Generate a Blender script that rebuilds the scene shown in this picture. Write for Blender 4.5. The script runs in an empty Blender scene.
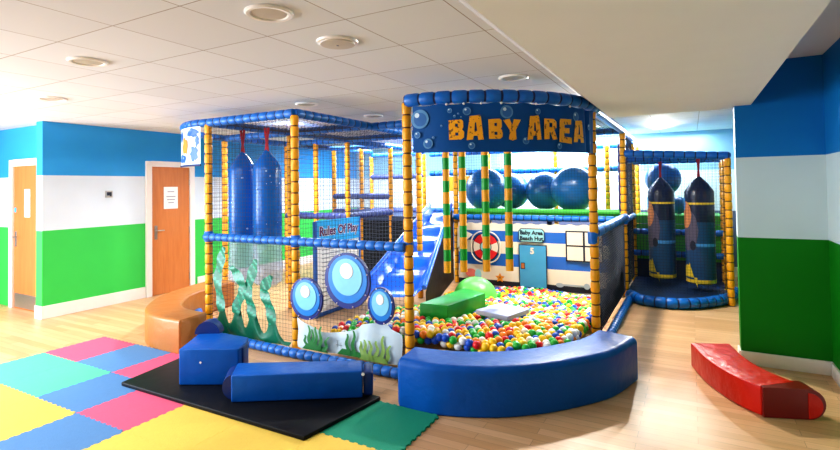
import bpy, bmesh, math, random
from mathutils import Vector, Matrix
random.seed(7)
PI = math.pi
C = bpy.context.scene.collection
R = math.radians

# ------------------------------------------------------------------ materials
def lin(c):
    out = []
    for v in c:
        v /= 255.0
        out.append(v / 12.92 if v <= 0.04045 else ((v + 0.055) / 1.055) ** 2.4)
    return (*out, 1.0)

def base_mat(name):
    m = bpy.data.materials.new(name); m.use_nodes = True
    nt = m.node_tree
    return m, nt, nt.nodes['Principled BSDF']

def mat(name, col, rough=.5, var=.12, scale=14.0, bump=0.0, bscale=None, spec=.5, coat=0.0, emit=0.0, metal=0.0):
    m, nt, b = base_mat(name)
    tc = nt.nodes.new('ShaderNodeTexCoord')
    n = nt.nodes.new('ShaderNodeTexNoise'); n.inputs['Scale'].default_value = scale; n.inputs['Detail'].default_value = 3
    nt.links.new(tc.outputs['Object'], n.inputs['Vector'])
    mx = nt.nodes.new('ShaderNodeMix'); mx.data_type = 'RGBA'
    c = lin(col)
    mx.inputs[6].default_value = (*[v * (1 - var) for v in c[:3]], 1)
    mx.inputs[7].default_value = (*[min(1, v * (1 + var)) for v in c[:3]], 1)
    nt.links.new(n.outputs['Fac'], mx.inputs[0]); nt.links.new(mx.outputs[2], b.inputs['Base Color'])
    b.inputs['Roughness'].default_value = rough; b.inputs['Specular IOR Level'].default_value = spec
    b.inputs['Coat Weight'].default_value = coat; b.inputs['Coat Roughness'].default_value = .15
    b.inputs['Metallic'].default_value = metal
    if emit:
        nt.links.new(mx.outputs[2], b.inputs['Emission Color']); b.inputs['Emission Strength'].default_value = emit
    if bump:
        n2 = nt.nodes.new('ShaderNodeTexNoise'); n2.inputs['Scale'].default_value = bscale or scale; n2.inputs['Detail'].default_value = 4
        nt.links.new(tc.outputs['Object'], n2.inputs['Vector'])
        bp = nt.nodes.new('ShaderNodeBump'); bp.inputs['Strength'].default_value = bump; bp.inputs['Distance'].default_value = .02
        nt.links.new(n2.outputs['Fac'], bp.inputs['Height']); nt.links.new(bp.outputs['Normal'], b.inputs['Normal'])
    return m

def stripe_wall(name, blue, pale, green):
    m, nt, b = base_mat(name)
    g = nt.nodes.new('ShaderNodeNewGeometry'); s = nt.nodes.new('ShaderNodeSeparateXYZ')
    nt.links.new(g.outputs['Position'], s.inputs[0])
    mr = nt.nodes.new('ShaderNodeMapRange'); mr.inputs['From Max'].default_value = 3.0
    nt.links.new(s.outputs['Z'], mr.inputs['Value'])
    cr = nt.nodes.new('ShaderNodeValToRGB'); cr.color_ramp.interpolation = 'CONSTANT'
    e = cr.color_ramp.elements
    e[0].position = 0; e[0].color = lin(green); e[1].position = 1.15 / 3; e[1].color = lin(pale)
    x = e.new(1.89 / 3); x.color = lin(blue)
    nt.links.new(mr.outputs[0], cr.inputs[0])
    n = nt.nodes.new('ShaderNodeTexNoise'); n.inputs['Scale'].default_value = 2.5; n.inputs['Detail'].default_value = 5
    nt.links.new(g.outputs['Position'], n.inputs['Vector'])
    hs = nt.nodes.new('ShaderNodeHueSaturation'); mr2 = nt.nodes.new('ShaderNodeMapRange')
    mr2.inputs['To Min'].default_value = .94; mr2.inputs['To Max'].default_value = 1.06
    nt.links.new(n.outputs['Fac'], mr2.inputs['Value']); nt.links.new(mr2.outputs[0], hs.inputs['Value'])
    nt.links.new(cr.outputs[0], hs.inputs['Color']); nt.links.new(hs.outputs[0], b.inputs['Base Color'])
    b.inputs['Roughness'].default_value = .55; b.inputs['Specular IOR Level'].default_value = .3
    return m

def floor_mat():
    m, nt, b = base_mat('light oak vinyl planks')
    g = nt.nodes.new('ShaderNodeNewGeometry')
    br = nt.nodes.new('ShaderNodeTexBrick')
    br.inputs['Scale'].default_value = 1.0; br.inputs['Brick Width'].default_value = .95; br.inputs['Row Height'].default_value = .085
    br.inputs['Mortar Size'].default_value = .0012; br.inputs['Color1'].default_value = lin((226, 182, 136)); br.inputs['Color2'].default_value = lin((206, 158, 110))
    br.inputs['Mortar'].default_value = lin((150, 112, 78)); br.offset = .37
    nt.links.new(g.outputs['Position'], br.inputs['Vector'])
    mp = nt.nodes.new('ShaderNodeMapping'); mp.inputs['Scale'].default_value = (2.0, 26.0, 1.0)
    nt.links.new(g.outputs['Position'], mp.inputs[0])
    n = nt.nodes.new('ShaderNodeTexNoise'); n.inputs['Scale'].default_value = 1.5; n.inputs['Detail'].default_value = 5
    nt.links.new(mp.outputs[0], n.inputs['Vector'])
    mr = nt.nodes.new('ShaderNodeMapRange'); mr.inputs['To Min'].default_value = .82; mr.inputs['To Max'].default_value = 1.15
    nt.links.new(n.outputs['Fac'], mr.inputs['Value'])
    hs = nt.nodes.new('ShaderNodeHueSaturation'); nt.links.new(mr.outputs[0], hs.inputs['Value']); nt.links.new(br.outputs['Color'], hs.inputs['Color'])
    nt.links.new(hs.outputs[0], b.inputs['Base Color'])
    b.inputs['Roughness'].default_value = .38; b.inputs['Specular IOR Level'].default_value = .4
    return m

def ceiling_mat():
    m, nt, b = base_mat('white ceiling tiles')
    g = nt.nodes.new('ShaderNodeNewGeometry')
    mp = nt.nodes.new('ShaderNodeMapping'); mp.inputs['Location'].default_value = (1.08, -1.62 + .6, 0)
    nt.links.new(g.outputs['Position'], mp.inputs[0])
    br = nt.nodes.new('ShaderNodeTexBrick'); br.offset = 0; br.inputs['Scale'].default_value = 1
    br.inputs['Brick Width'].default_value = .6; br.inputs['Row Height'].default_value = .6; br.inputs['Mortar Size'].default_value = .0035
    br.inputs['Color1'].default_value = lin((224, 226, 228)); br.inputs['Color2'].default_value = lin((218, 219, 220)); br.inputs['Mortar'].default_value = lin((158, 146, 134))
    nt.links.new(mp.outputs[0], br.inputs['Vector']); nt.links.new(br.outputs['Color'], b.inputs['Base Color'])
    b.inputs['Roughness'].default_value = .8; b.inputs['Specular IOR Level'].default_value = .15
    return m

def wood_mat(name, a, c2):
    m, nt, b = base_mat(name)
    tc = nt.nodes.new('ShaderNodeTexCoord'); mp = nt.nodes.new('ShaderNodeMapping'); mp.inputs['Scale'].default_value = (9, 9, .7)
    nt.links.new(tc.outputs['Object'], mp.inputs[0])
    n = nt.nodes.new('ShaderNodeTexNoise'); n.inputs['Scale'].default_value = 3; n.inputs['Detail'].default_value = 6; n.inputs['Distortion'].default_value = .8
    nt.links.new(mp.outputs[0], n.inputs['Vector'])
    mx = nt.nodes.new('ShaderNodeMix'); mx.data_type = 'RGBA'; mx.inputs[6].default_value = lin(a); mx.inputs[7].default_value = lin(c2)
    nt.links.new(n.outputs['Fac'], mx.inputs[0]); nt.links.new(mx.outputs[2], b.inputs['Base Color'])
    b.inputs['Roughness'].default_value = .4
    return m

def grunge_mat(name, col, dark):
    m, nt, b = base_mat(name)
    tc = nt.nodes.new('ShaderNodeTexCoord'); n = nt.nodes.new('ShaderNodeTexNoise'); n.inputs['Scale'].default_value = 30; n.inputs['Detail'].default_value = 5
    nt.links.new(tc.outputs['Object'], n.inputs['Vector'])
    cr = nt.nodes.new('ShaderNodeValToRGB'); e = cr.color_ramp.elements
    e[0].position = .36; e[0].color = lin(dark); e[1].position = .42; e[1].color = lin(col)
    nt.links.new(n.outputs['Fac'], cr.inputs[0]); nt.links.new(cr.outputs[0], b.inputs['Base Color']); b.inputs['Roughness'].default_value = .5
    return m

def clear_mat(name, col):
    m, nt, b = base_mat(name)
    b.inputs['Base Color'].default_value = lin(col); b.inputs['Roughness'].default_value = .12; b.inputs['Alpha'].default_value = .45
    b.inputs['Coat Weight'].default_value = .6
    n = nt.nodes.new('ShaderNodeTexNoise'); n.inputs['Scale'].default_value = 9
    bp = nt.nodes.new('ShaderNodeBump'); bp.inputs['Strength'].default_value = .8; bp.inputs['Distance'].default_value = .03
    nt.links.new(n.outputs['Fac'], bp.inputs['Height']); nt.links.new(bp.outputs['Normal'], b.inputs['Normal'])
    return m

M = {}
M['floor'] = floor_mat(); M['ceil'] = ceiling_mat()
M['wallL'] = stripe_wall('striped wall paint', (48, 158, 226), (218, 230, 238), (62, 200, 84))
M['wallR'] = stripe_wall('shade darkened striped wall paint', (4, 116, 182), (194, 212, 212), (0, 118, 8))  # same stripes as the left wall, with the right side's shade in the colour
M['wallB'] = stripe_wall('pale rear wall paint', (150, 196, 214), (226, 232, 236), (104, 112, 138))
M['railB'] = mat('purple blue vinyl foam', (58, 72, 136), .4, .2, 9, bump=.25)
M['white'] = mat('white gloss woodwork', (238, 232, 224), .4, .03)
M['plum'] = mat('plum lettering print', (96, 22, 92), .5, .05)
M['cheek'] = mat('shaded cream plaster', (176, 170, 162), .8, .03, 3)  # soffit plaster with shade put into its colour for the sloped cheek
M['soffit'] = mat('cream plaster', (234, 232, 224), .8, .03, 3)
M['door'] = wood_mat('orange oak veneer', (216, 140, 78), (186, 104, 48))
M['steel'] = mat('brushed steel', (190, 188, 184), .3, .08, 40, metal=.9)
M['paper'] = mat('white paper', (240, 238, 234), .7, .03)
M['ink'] = mat('grey ink', (150, 150, 156), .7)
M['yellow'] = mat('yellow vinyl foam', (240, 164, 14), .42, .14, 9, bump=.25, bscale=30)
M['tape'] = mat('dark tape tie', (88, 54, 10), .6)
M['rail'] = mat('blue vinyl foam', (8, 104, 190), .36, .15, 9, bump=.25, bscale=26)
M['railtie'] = mat('navy cable tie', (6, 26, 74), .5)
M['net'] = mat('dark netting cord', (46, 52, 66), .8, .1)
M['netlight'] = mat('grey blue netting cord', (92, 104, 130), .8, .1)
M['blueV'] = mat('royal blue vinyl', (0, 86, 170), .42, .12, 5, bump=.5, bscale=7, spec=.25)
M['navyV'] = mat('navy vinyl', (6, 44, 110), .4, .12, 6, bump=.2)
M['tanV'] = mat('tan vinyl', (178, 112, 50), .38, .1, 5, bump=.5, bscale=7)
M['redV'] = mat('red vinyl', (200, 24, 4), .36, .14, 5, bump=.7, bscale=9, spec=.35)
M['dredV'] = mat('shade darkened red vinyl', (120, 6, 10), .35, .1)  # red vinyl with the shade of the block's end face put into the colour
M['greenV'] = mat('green vinyl', (14, 158, 48), .35, .14, 6, bump=.3)
M['padV'] = mat('lavender grey vinyl', (176, 182, 214), .5, .08, 8)
M['blackV'] = mat('black vinyl', (9, 10, 15), .5, .15, 6, bump=.2, spec=.2)
M['bannerB'] = mat('banner blue print', (4, 80, 146), .5, .2, 5, spec=.25)
M['letter'] = grunge_mat('orange letter print', (250, 172, 14), (130, 84, 30))
M['bubble'] = mat('bubble print', (84, 140, 186), .5, .35, 12)
M['bubblein'] = mat('bubble inner print', (44, 104, 168), .45, .3, 12)
M['bubblehi'] = mat('bubble highlight print', (206, 226, 236), .5)
M['ball'] = [mat('red plastic', (226, 30, 28), .3, .05), mat('yellow plastic', (255, 200, 16), .3, .05), mat('green plastic', (36, 176, 50), .3, .05),
             mat('blue plastic', (20, 84, 190), .3, .05), mat('white plastic', (240, 238, 226), .3, .04), mat('orange plastic', (252, 140, 20), .3, .05)]
M['exball'] = mat('blue exercise ball rubber', (14, 92, 146), .28, .1, 5)
M['dome'] = mat('lime green rubber', (104, 206, 92), .35, .1, 8)
M['deckG'] = mat('green padded vinyl', (70, 184, 60), .4, .12, 6)
M['slide'] = mat('blue slide plastic', (24, 98, 214), .18, .1, 4, coat=.6)
M['cream'] = mat('cream print', (228, 212, 190), .45, .05, 5)
M['hutblue'] = mat('mid blue print', (34, 98, 180), .4, .1, 5)
M['hutdoor'] = mat('teal door print', (70, 146, 184), .35, .12, 4)
M['line'] = mat('dark outline print', (22, 26, 44), .5)
M['teal'] = mat('pale teal print', (150, 206, 210), .45, .06)
M['redP'] = mat('red print', (214, 34, 40), .45)
M['orangeP'] = mat('orange print', (226, 140, 40), .5, .15)
M['brownP'] = mat('brown print', (176, 96, 44), .5)
M['greyP'] = mat('grey print', (160, 168, 172), .5)
M['pinkP'] = mat('pink print', (226, 120, 110), .5)
M['seaweed'] = mat('dark teal green vinyl', (6, 112, 84), .38, .18, 8, bump=.4, bscale=10)
M['seaweed2'] = mat('light teal green vinyl', (34, 150, 118), .38, .1)
M['sea'] = mat('pale sea print', (206, 224, 230), .45, .08, 6, bump=.5, bscale=5)
M['grassA'] = mat('green weed print', (44, 130, 60), .5, .2, 14)
M['grassB'] = mat('light green weed print', (140, 176, 84), .5, .2, 14)
M['d0'] = mat('navy disc vinyl', (12, 40, 120), .35); M['d1'] = mat('mid blue disc vinyl', (26, 126, 204), .3)
M['d2'] = mat('pale blue disc vinyl', (130, 200, 226), .25); M['d3'] = mat('white disc vinyl', (246, 228, 220), .3)
M['bag'] = mat('deep blue bag vinyl', (10, 100, 184), .25, .15, 5, bump=.3, bscale=5)
M['fleck'] = mat('pale fleck print', (160, 196, 232), .4)
M['strapR'] = mat('red webbing', (180, 20, 36), .7)
M['bagK'] = mat('dark navy bag vinyl', (16, 30, 62), .3, .15, 6, bump=.2)
M['bagB'] = mat('steel blue bag vinyl', (22, 70, 112), .32, .12, 5)
M['yelP'] = mat('yellow print', (244, 206, 52), .45, .1)
M['peach'] = mat('peach print', (222, 140, 84), .45, .1)
M['mauve'] = mat('mauve grey print', (92, 84, 104), .5, .1)
M['cyanP'] = mat('light blue print', (76, 156, 220), .45)
M['signB'] = mat('sign blue', (50, 176, 236), .4, .06)
M['purple'] = mat('purple mottled vinyl', (66, 50, 120), .45, .5, 16)
M['lens'] = mat('frosted lamp lens', (196, 186, 170), .5, .04)
M['lampon'] = mat('lit lamp lens', (255, 248, 232), .5, .01, emit=6)
M['clear'] = clear_mat('clear crinkled plastic', (190, 206, 226))
M['matfloor'] = mat('dark blue floor pad vinyl', (10, 42, 84), .45, .12, 4)
M['tP'] = mat('pink foam tile', (226, 90, 122), .75, .06, 40, bump=.15, bscale=90); M['tB'] = mat('blue foam tile', (84, 132, 180), .75, .06, 40, bump=.15, bscale=90)
M['tT'] = mat('turquoise foam tile', (88, 196, 152), .75, .06, 40, bump=.15, bscale=90); M['tY'] = mat('yellow foam tile', (232, 196, 84), .75, .06, 40, bump=.15, bscale=90)
M['tG'] = mat('green foam tile', (8, 142, 110), .7, .06, 40, bump=.15, bscale=90)

# ------------------------------------------------------------------ helpers
def wloc(o):
    v = Vector((0, 0, 0))
    while o: v += o.location; o = o.parent
    return v

class MB:
    """collects verts and faces in world coordinates, builds ONE mesh object"""
    def __init__(s): s.v = []; s.f = []; s.m = []
    def add(s, vs, fs, mi=0):
        b = len(s.v); s.v += [tuple(p) for p in vs]
        for k, f in enumerate(fs):
            s.f.append([b + i for i in f]); s.m.append(mi[k] if isinstance(mi, list) else mi)
    def box(s, c, d, mi=0, rz=0, bev=0.0):
        bm = bmesh.new(); bmesh.ops.create_cube(bm, size=1)
        bmesh.ops.scale(bm, verts=bm.verts, vec=d)
        if bev: bmesh.ops.bevel(bm, geom=bm.edges[:], offset=bev, segments=3, profile=.5, affect='EDGES')
        bmesh.ops.rotate(bm, verts=bm.verts, cent=(0, 0, 0), matrix=Matrix.Rotation(rz, 3, 'Z'))
        bmesh.ops.translate(bm, verts=bm.verts, vec=c)
        s.bm(bm, mi)
    def bm(s, bm, mi=0):
        bm.verts.index_update()
        s.add([v.co.copy() for v in bm.verts], [[v.index for v in f.verts] for f in bm.faces], mi); bm.free()
    def prism(s, pts, z0, z1, mi=0, bev=0.0):
        bm = bmesh.new(); vs = [bm.verts.new((p[0], p[1], z0)) for p in pts]
        f = bm.faces.new(vs); bm.normal_update()
        if f.normal.z > 0: f.normal_flip()
        r = bmesh.ops.extrude_face_region(bm, geom=[f])
        bmesh.ops.translate(bm, verts=[g for g in r['geom'] if isinstance(g, bmesh.types.BMVert)], vec=(0, 0, z1 - z0))
        if bev: bmesh.ops.bevel(bm, geom=bm.edges[:], offset=bev, segments=3, profile=.5, affect='EDGES')
        bmesh.ops.recalc_face_normals(bm, faces=bm.faces[:]); s.bm(bm, mi)
    def tube(s, path, rad, n=10, mi=0, caps=True, mats=None):
        path = [Vector(p) for p in path]; N = len(path)
        rad = rad if isinstance(rad, list) else [rad] * N
        t0 = (path[1] - path[0]).normalized(); up = Vector((0, 0, 1)) if abs(t0.z) < .9 else Vector((1, 0, 0))
        vs = []
        for i, p in enumerate(path):
            t = (path[min(i + 1, N - 1)] - path[max(i - 1, 0)]).normalized()
            a = t.cross(up).normalized(); b = a.cross(t)
            for k in range(n):
                q = 2 * PI * k / n; vs.append(p + (a * math.cos(q) + b * math.sin(q)) * rad[i])
        fs = []; ms = []
        for i in range(N - 1):
            for k in range(n):
                fs.append([i * n + k, i * n + (k + 1) % n, (i + 1) * n + (k + 1) % n, (i + 1) * n + k]); ms.append(mats[i] if mats else mi)
        if caps:
            fs += [list(range(n))[::-1], [(N - 1) * n + k for k in range(n)]]; ms += [mi, mi]
        s.add(vs, fs, ms)
    def disc(s, c, r, nrm, mi=0, n=24, rx=None, th=0.0):
        nrm = Vector(nrm).normalized(); a = Vector((0, 0, 1)).cross(nrm)
        a = a.normalized() if a.length > .01 else Vector((1, 0, 0)); b = nrm.cross(a)
        c = Vector(c); rx = rx or r
        vs = [c + a * rx * math.cos(2 * PI * k / n) + b * r * math.sin(2 * PI * k / n) for k in range(n)]
        if th:
            vs2 = [v - nrm * th for v in vs]
            s.add(vs + vs2, [list(range(n))] + [[n + k for k in range(n)][::-1]] + [[k, n + k, n + (k + 1) % n, (k + 1) % n] for k in range(n)], mi)
        else: s.add(vs, [list(range(n))], mi)
    def lathe(s, c, prof, n=24, mi=0, mats=None):
        """prof: list of (radius, z)"""
        c = Vector(c); vs = []; fs = []; ms = []
        for r, z in prof:
            for k in range(n): vs.append(c + Vector((r * math.cos(2 * PI * k / n), r * math.sin(2 * PI * k / n), z)))
        for i in range(len(prof) - 1):
            for k in range(n):
                fs.append([i * n + k, i * n + (k + 1) % n, (i + 1) * n + (k + 1) % n, (i + 1) * n + k]); ms.append(mats[i] if mats else mi)
        fs += [list(range(n))[::-1], [(len(prof) - 1) * n + k for k in range(n)]]; ms += [mats[0] if mats else mi, mats[-1] if mats else mi]
        s.add(vs, fs, ms)
    def sphere(s, c, r, mi=0, sub=4, sc=(1, 1, 1)):
        bm = bmesh.new(); bmesh.ops.create_icosphere(bm, subdivisions=sub, radius=r)
        bmesh.ops.scale(bm, verts=bm.verts, vec=sc); bmesh.ops.translate(bm, verts=bm.verts, vec=c); s.bm(bm, mi)
    def build(s, name, mats, parent=None, smooth=False):
        mats = mats if isinstance(mats, list) else [mats]
        if parent: off = wloc(parent)
        else:
            xs = [p[0] for p in s.v]; ys = [p[1] for p in s.v]; zs = [p[2] for p in s.v]
            off = Vector(((min(xs) + max(xs)) / 2, (min(ys) + max(ys)) / 2, min(zs)))
        me = bpy.data.meshes.new(name)
        me.from_pydata([(p[0] - off.x, p[1] - off.y, p[2] - off.z) for p in s.v], [], s.f)
        for m in mats: me.materials.append(m)
        me.polygons.foreach_set('material_index', s.m)
        if smooth: me.polygons.foreach_set('use_smooth', [True] * len(me.polygons))
        me.update()
        if smooth: me.set_sharp_from_angle(angle=R(42))
        o = bpy.data.objects.new(name, me); C.objects.link(o)
        if parent: o.parent = parent
        else: o.location = off
        return o

def tag(o, label, cat, group=None):
    o['label'] = label; o['category'] = cat
    if group: o['group'] = group
    return o
def thing(name, label, cat, loc, group=None):
    o = bpy.data.objects.new(name, None); C.objects.link(o); o.location = loc; o.empty_display_size = .1
    return tag(o, label, cat, group)
def struct(o): o['kind'] = 'structure'; return o

def resample(path, step):
    path = [Vector(p) for p in path]; out = []; L = [0]
    for a, b in zip(path, path[1:]): L.append(L[-1] + (b - a).length)
    n = max(1, round(L[-1] / step))
    def at(d):
        for i in range(len(path) - 1):
            if d <= L[i + 1] + 1e-9:
                t = (d - L[i]) / max(1e-9, L[i + 1] - L[i]); return path[i].lerp(path[i + 1], t)
        return path[-1]
    return at, L[-1], n

def padded(mb, path, r, pitch, n=12):
    """foam sleeve pinched by ties: material 0 sleeve, 1 tie"""
    at, L, k = resample(path, pitch); p = L / k
    pts = []; rad = []; ms = []
    for i in range(k):
        for f, q in ((.0, .84), (.06, .86), (.16, .985), (.5, 1.0), (.84, .985), (.94, .86)):
            pts.append(at((i + f) * p)); rad.append(r * q)
        ms += [1, 0, 0, 0, 0, 1]
    pts.append(at(L)); rad.append(r * .84)
    mb.tube(pts, rad, n=n, mi=0, mats=ms[:len(pts) - 1])

def strand(mb, pts, w):
    mb.tube(pts, w, n=3, mi=0, caps=False)

def net(mb, f, nu, nv, w=.0018, su=1, sv=1):
    """f(u,v)->point; nu strands across, nv strands up; su, sv = segments per strand"""
    for i in range(nu + 1):
        u = i / nu; strand(mb, [f(u, j / su) for j in range(su + 1)], w)
    for j in range(nv + 1):
        v = j / nv; strand(mb, [f(i / sv, v) for i in range(sv + 1)], w)

def text_mesh(body, size, font_bold=0.0):
    cu = bpy.data.curves.new('text', 'FONT'); cu.body = body; cu.size = size; cu.align_x = 'CENTER'; cu.offset = font_bold; cu.resolution_u = 3
    o = bpy.data.objects.new('text', cu); C.objects.link(o)
    dg = bpy.context.evaluated_depsgraph_get(); me = bpy.data.meshes.new_from_object(o.evaluated_get(dg))
    vs = [v.co.copy() for v in me.vertices]; fs = [list(p.vertices) for p in me.polygons]
    bpy.data.objects.remove(o); bpy.data.meshes.remove(me); bpy.data.curves.remove(cu)
    return vs, fs

def fill_mesh(contours):
    cu = bpy.data.curves.new('shape', 'CURVE'); cu.dimensions = '2D'; cu.fill_mode = 'FRONT'
    for c in contours:
        sp = cu.splines.new('POLY'); sp.points.add(len(c) - 1)
        for p, q in zip(sp.points, c): p.co = (q[0], q[1], 0, 1)
        sp.use_cyclic_u = True
    o = bpy.data.objects.new('shape', cu); C.objects.link(o)
    dg = bpy.context.evaluated_depsgraph_get(); me = bpy.data.meshes.new_from_object(o.evaluated_get(dg))
    vs = [v.co.copy() for v in me.vertices]; fs = [list(p.vertices) for p in me.polygons]
    bpy.data.objects.remove(o); bpy.data.meshes.remove(me); bpy.data.curves.remove(cu)
    return vs, fs

def arc(cx, cy, r, a0, a1, n, z):
    return [Vector((cx + r * math.cos(R(a0 + (a1 - a0) * i / n)), cy + r * math.sin(R(a0 + (a1 - a0) * i / n)), z)) for i in range(n + 1)]

def smooth_path(pts, n=6):
    out = []; P = [Vector(p) for p in pts]
    for i in range(len(P) - 1):
        p0 = P[max(i - 1, 0)]; p1 = P[i]; p2 = P[i + 1]; p3 = P[min(i + 2, len(P) - 1)]
        for k in range(n):
            t = k / n
            out.append(.5 * ((2 * p1) + (p2 - p0) * t + (2 * p0 - 5 * p1 + 4 * p2 - p3) * t * t + (3 * p1 - p0 - 3 * p2 + p3) * t ** 3))
    out.append(P[-1]); return out

def sweep_block(mb, outer, inner, h, z0=0.0, bev=.05, mi=0, sag=0.0):
    """block between two plan curves with rounded long edges"""
    prof = []
    def corner(cu, cz, a0):
        for k in range(5):
            a = R(a0 + 90 * k / 4); prof.append((cu[0], cu[1] + bev * math.cos(a), cz + bev * math.sin(a)))
    b2 = .02
    for k in range(4): a = R(180 + 90 * k / 3); prof.append((0, b2 + b2 * math.cos(a), b2 + b2 * math.sin(a)))
    for k in range(4): a = R(270 + 90 * k / 3); prof.append((1, -b2 + b2 * math.cos(a), b2 + b2 * math.sin(a)))
    for k in range(6): a = R(90 * k / 5); prof.append((1, -bev + bev * math.cos(a), h - bev + bev * math.sin(a)))
    for k in range(6): a = R(90 + 90 * k / 5); prof.append((0, bev + bev * math.cos(a), h - bev + bev * math.sin(a)))
    N = len(prof); vs = []; M_ = len(outer)
    def ring(i, shrink):
        o = Vector((outer[i][0], outer[i][1], 0)); q = Vector((inner[i][0], inner[i][1], 0)); d = (q - o); w = d.length; d.normalize()
        mid = o + d * w / 2; res = []
        for side, du, z in prof:
            p = o + d * (du if side == 0 else w + du)
            z_ = z - sag * math.sin(PI * i / (M_ - 1)) * (z / h)
            p = mid + (p - mid) * (1 - shrink * 2 / w); zc = h / 2
            res.append(Vector((p.x, p.y, z0 + zc + (z_ - zc) * (1 - shrink * 2 / h))))
        return res
    rings = []
    e = .018
    def shift(rg, i, j, amt):
        t = Vector((outer[i][0] + inner[i][0] - outer[j][0] - inner[j][0], outer[i][1] + inner[i][1] - outer[j][1] - inner[j][1], 0)).normalized()
        return [p + t * amt for p in rg]
    rings.append(ring(0, e)); rings.append(shift(ring(0, 0), 1, 0, e))
    for i in range(1, M_ - 1): rings.append(ring(i, 0))
    rings.append(shift(ring(M_ - 1, 0), M_ - 2, M_ - 1, e)); rings.append(ring(M_ - 1, e))
    for r_ in rings: vs += r_
    fs = []
    for i in range(len(rings) - 1):
        for k in range(N): fs.append([i * N + k, i * N + (k + 1) % N, (i + 1) * N + (k + 1) % N, (i + 1) * N + k])
    fs += [list(range(N))[::-1], [(len(rings) - 1) * N + k for k in range(N)]]
    mb.add(vs, fs, mi)

# ------------------------------------------------------------------ camera
f, cy, th, rho, pit = 493.876, 174.819, .50141, -.014958, .023527
F = Vector((-math.sin(th) * math.cos(pit), math.cos(th) * math.cos(pit), math.sin(pit)))
Rv = Vector((math.cos(th), math.sin(th), 0)); U = Rv.cross(F)
Rr = math.cos(rho) * Rv + math.sin(rho) * U; Ur = math.cos(rho) * U - math.sin(rho) * Rv
cam = bpy.data.cameras.new('camera'); co = bpy.data.objects.new('camera', cam); C.objects.link(co)
mw = Matrix((Rr, Ur, -F)).transposed().to_4x4(); mw.translation = (0, 0, 1.675); co.matrix_world = mw
cam.sensor_width = 36; cam.lens = 36 * f / 840; cam.shift_y = (cy - 225) / 840; cam.clip_start = .02
bpy.context.scene.camera = co

# ------------------------------------------------------------------ room shell
YB, XL = 10.35, -7.53
def slab(name, c, d, m): b = MB(); b.box(c, d); return struct(b.build(name, m))
slab('floor', (-4, 4.5, -.05), (13, 13, .1), M['floor'])
slab('ceiling', (-5.55, 4.5, 2.67), (9.2, 13, .1), M['ceil'])
b = MB(); b.prism([(-.98, -1.5), (-.98, YB), (2.3, YB), (2.3, 5.62), (-.98 + .24, 5.62), (-.98 + .24, -1.5)], 2.62, 2.72); struct(b.build('ceiling_rear', M['ceil']))
# lowered bulkhead with sloped left cheek
b = MB()
x0, x1, zc, zs = -1.02, .5, 2.62, 2.38
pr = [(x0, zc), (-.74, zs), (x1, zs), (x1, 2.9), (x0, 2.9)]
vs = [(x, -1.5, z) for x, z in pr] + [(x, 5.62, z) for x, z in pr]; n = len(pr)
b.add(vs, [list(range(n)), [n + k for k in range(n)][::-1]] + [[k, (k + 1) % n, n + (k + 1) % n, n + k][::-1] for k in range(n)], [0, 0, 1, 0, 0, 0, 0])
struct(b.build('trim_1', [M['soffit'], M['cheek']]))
slab('ceiling_recess', (1.2, 2.1, 2.82), (1.4, 7.2, .1), M['soffit'])
slab('wall_left', (XL - .08, (3.33 + YB) / 2, 1.31), (.16, YB - 3.33, 2.62), M['wallL'])
slab('wall_left_return', (XL - 1.26, 3.58, 1.31), (2.28, .16, 2.62), M['wallL'])
slab('wall_back', (-3.0, YB + .06, 1.31), (9.3, .12, 2.62), M['wallB'])
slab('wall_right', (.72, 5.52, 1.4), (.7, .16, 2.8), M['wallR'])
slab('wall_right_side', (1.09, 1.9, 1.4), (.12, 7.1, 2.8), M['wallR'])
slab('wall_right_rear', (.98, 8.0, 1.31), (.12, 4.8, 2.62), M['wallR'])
def baseboard(name, c, d, h=.17): b = MB(); b.box((c[0], c[1], h / 2), (d[0], d[1], h), bev=.004); return struct(b.build(name, M['white']))
baseboard('baseboard_left', (XL + .009, 4.03), (.018, 1.40)); baseboard('baseboard_left_rear', (XL + .009, 8.0), (.018, 4.68))
baseboard('baseboard_left_return', (XL - .071, 3.321), (.178, .018))
baseboard('baseboard_right', (.70, 5.431), (.66, .018), .12); baseboard('baseboard_right_side', (1.021, 2.0), (.018, 6.8), .12)
baseboard('baseboard_right_end', (.361, 5.52), (.018, .18), .12)
baseboard('baseboard_back', (-3.3, YB - .009), (8.4, .018))

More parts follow.
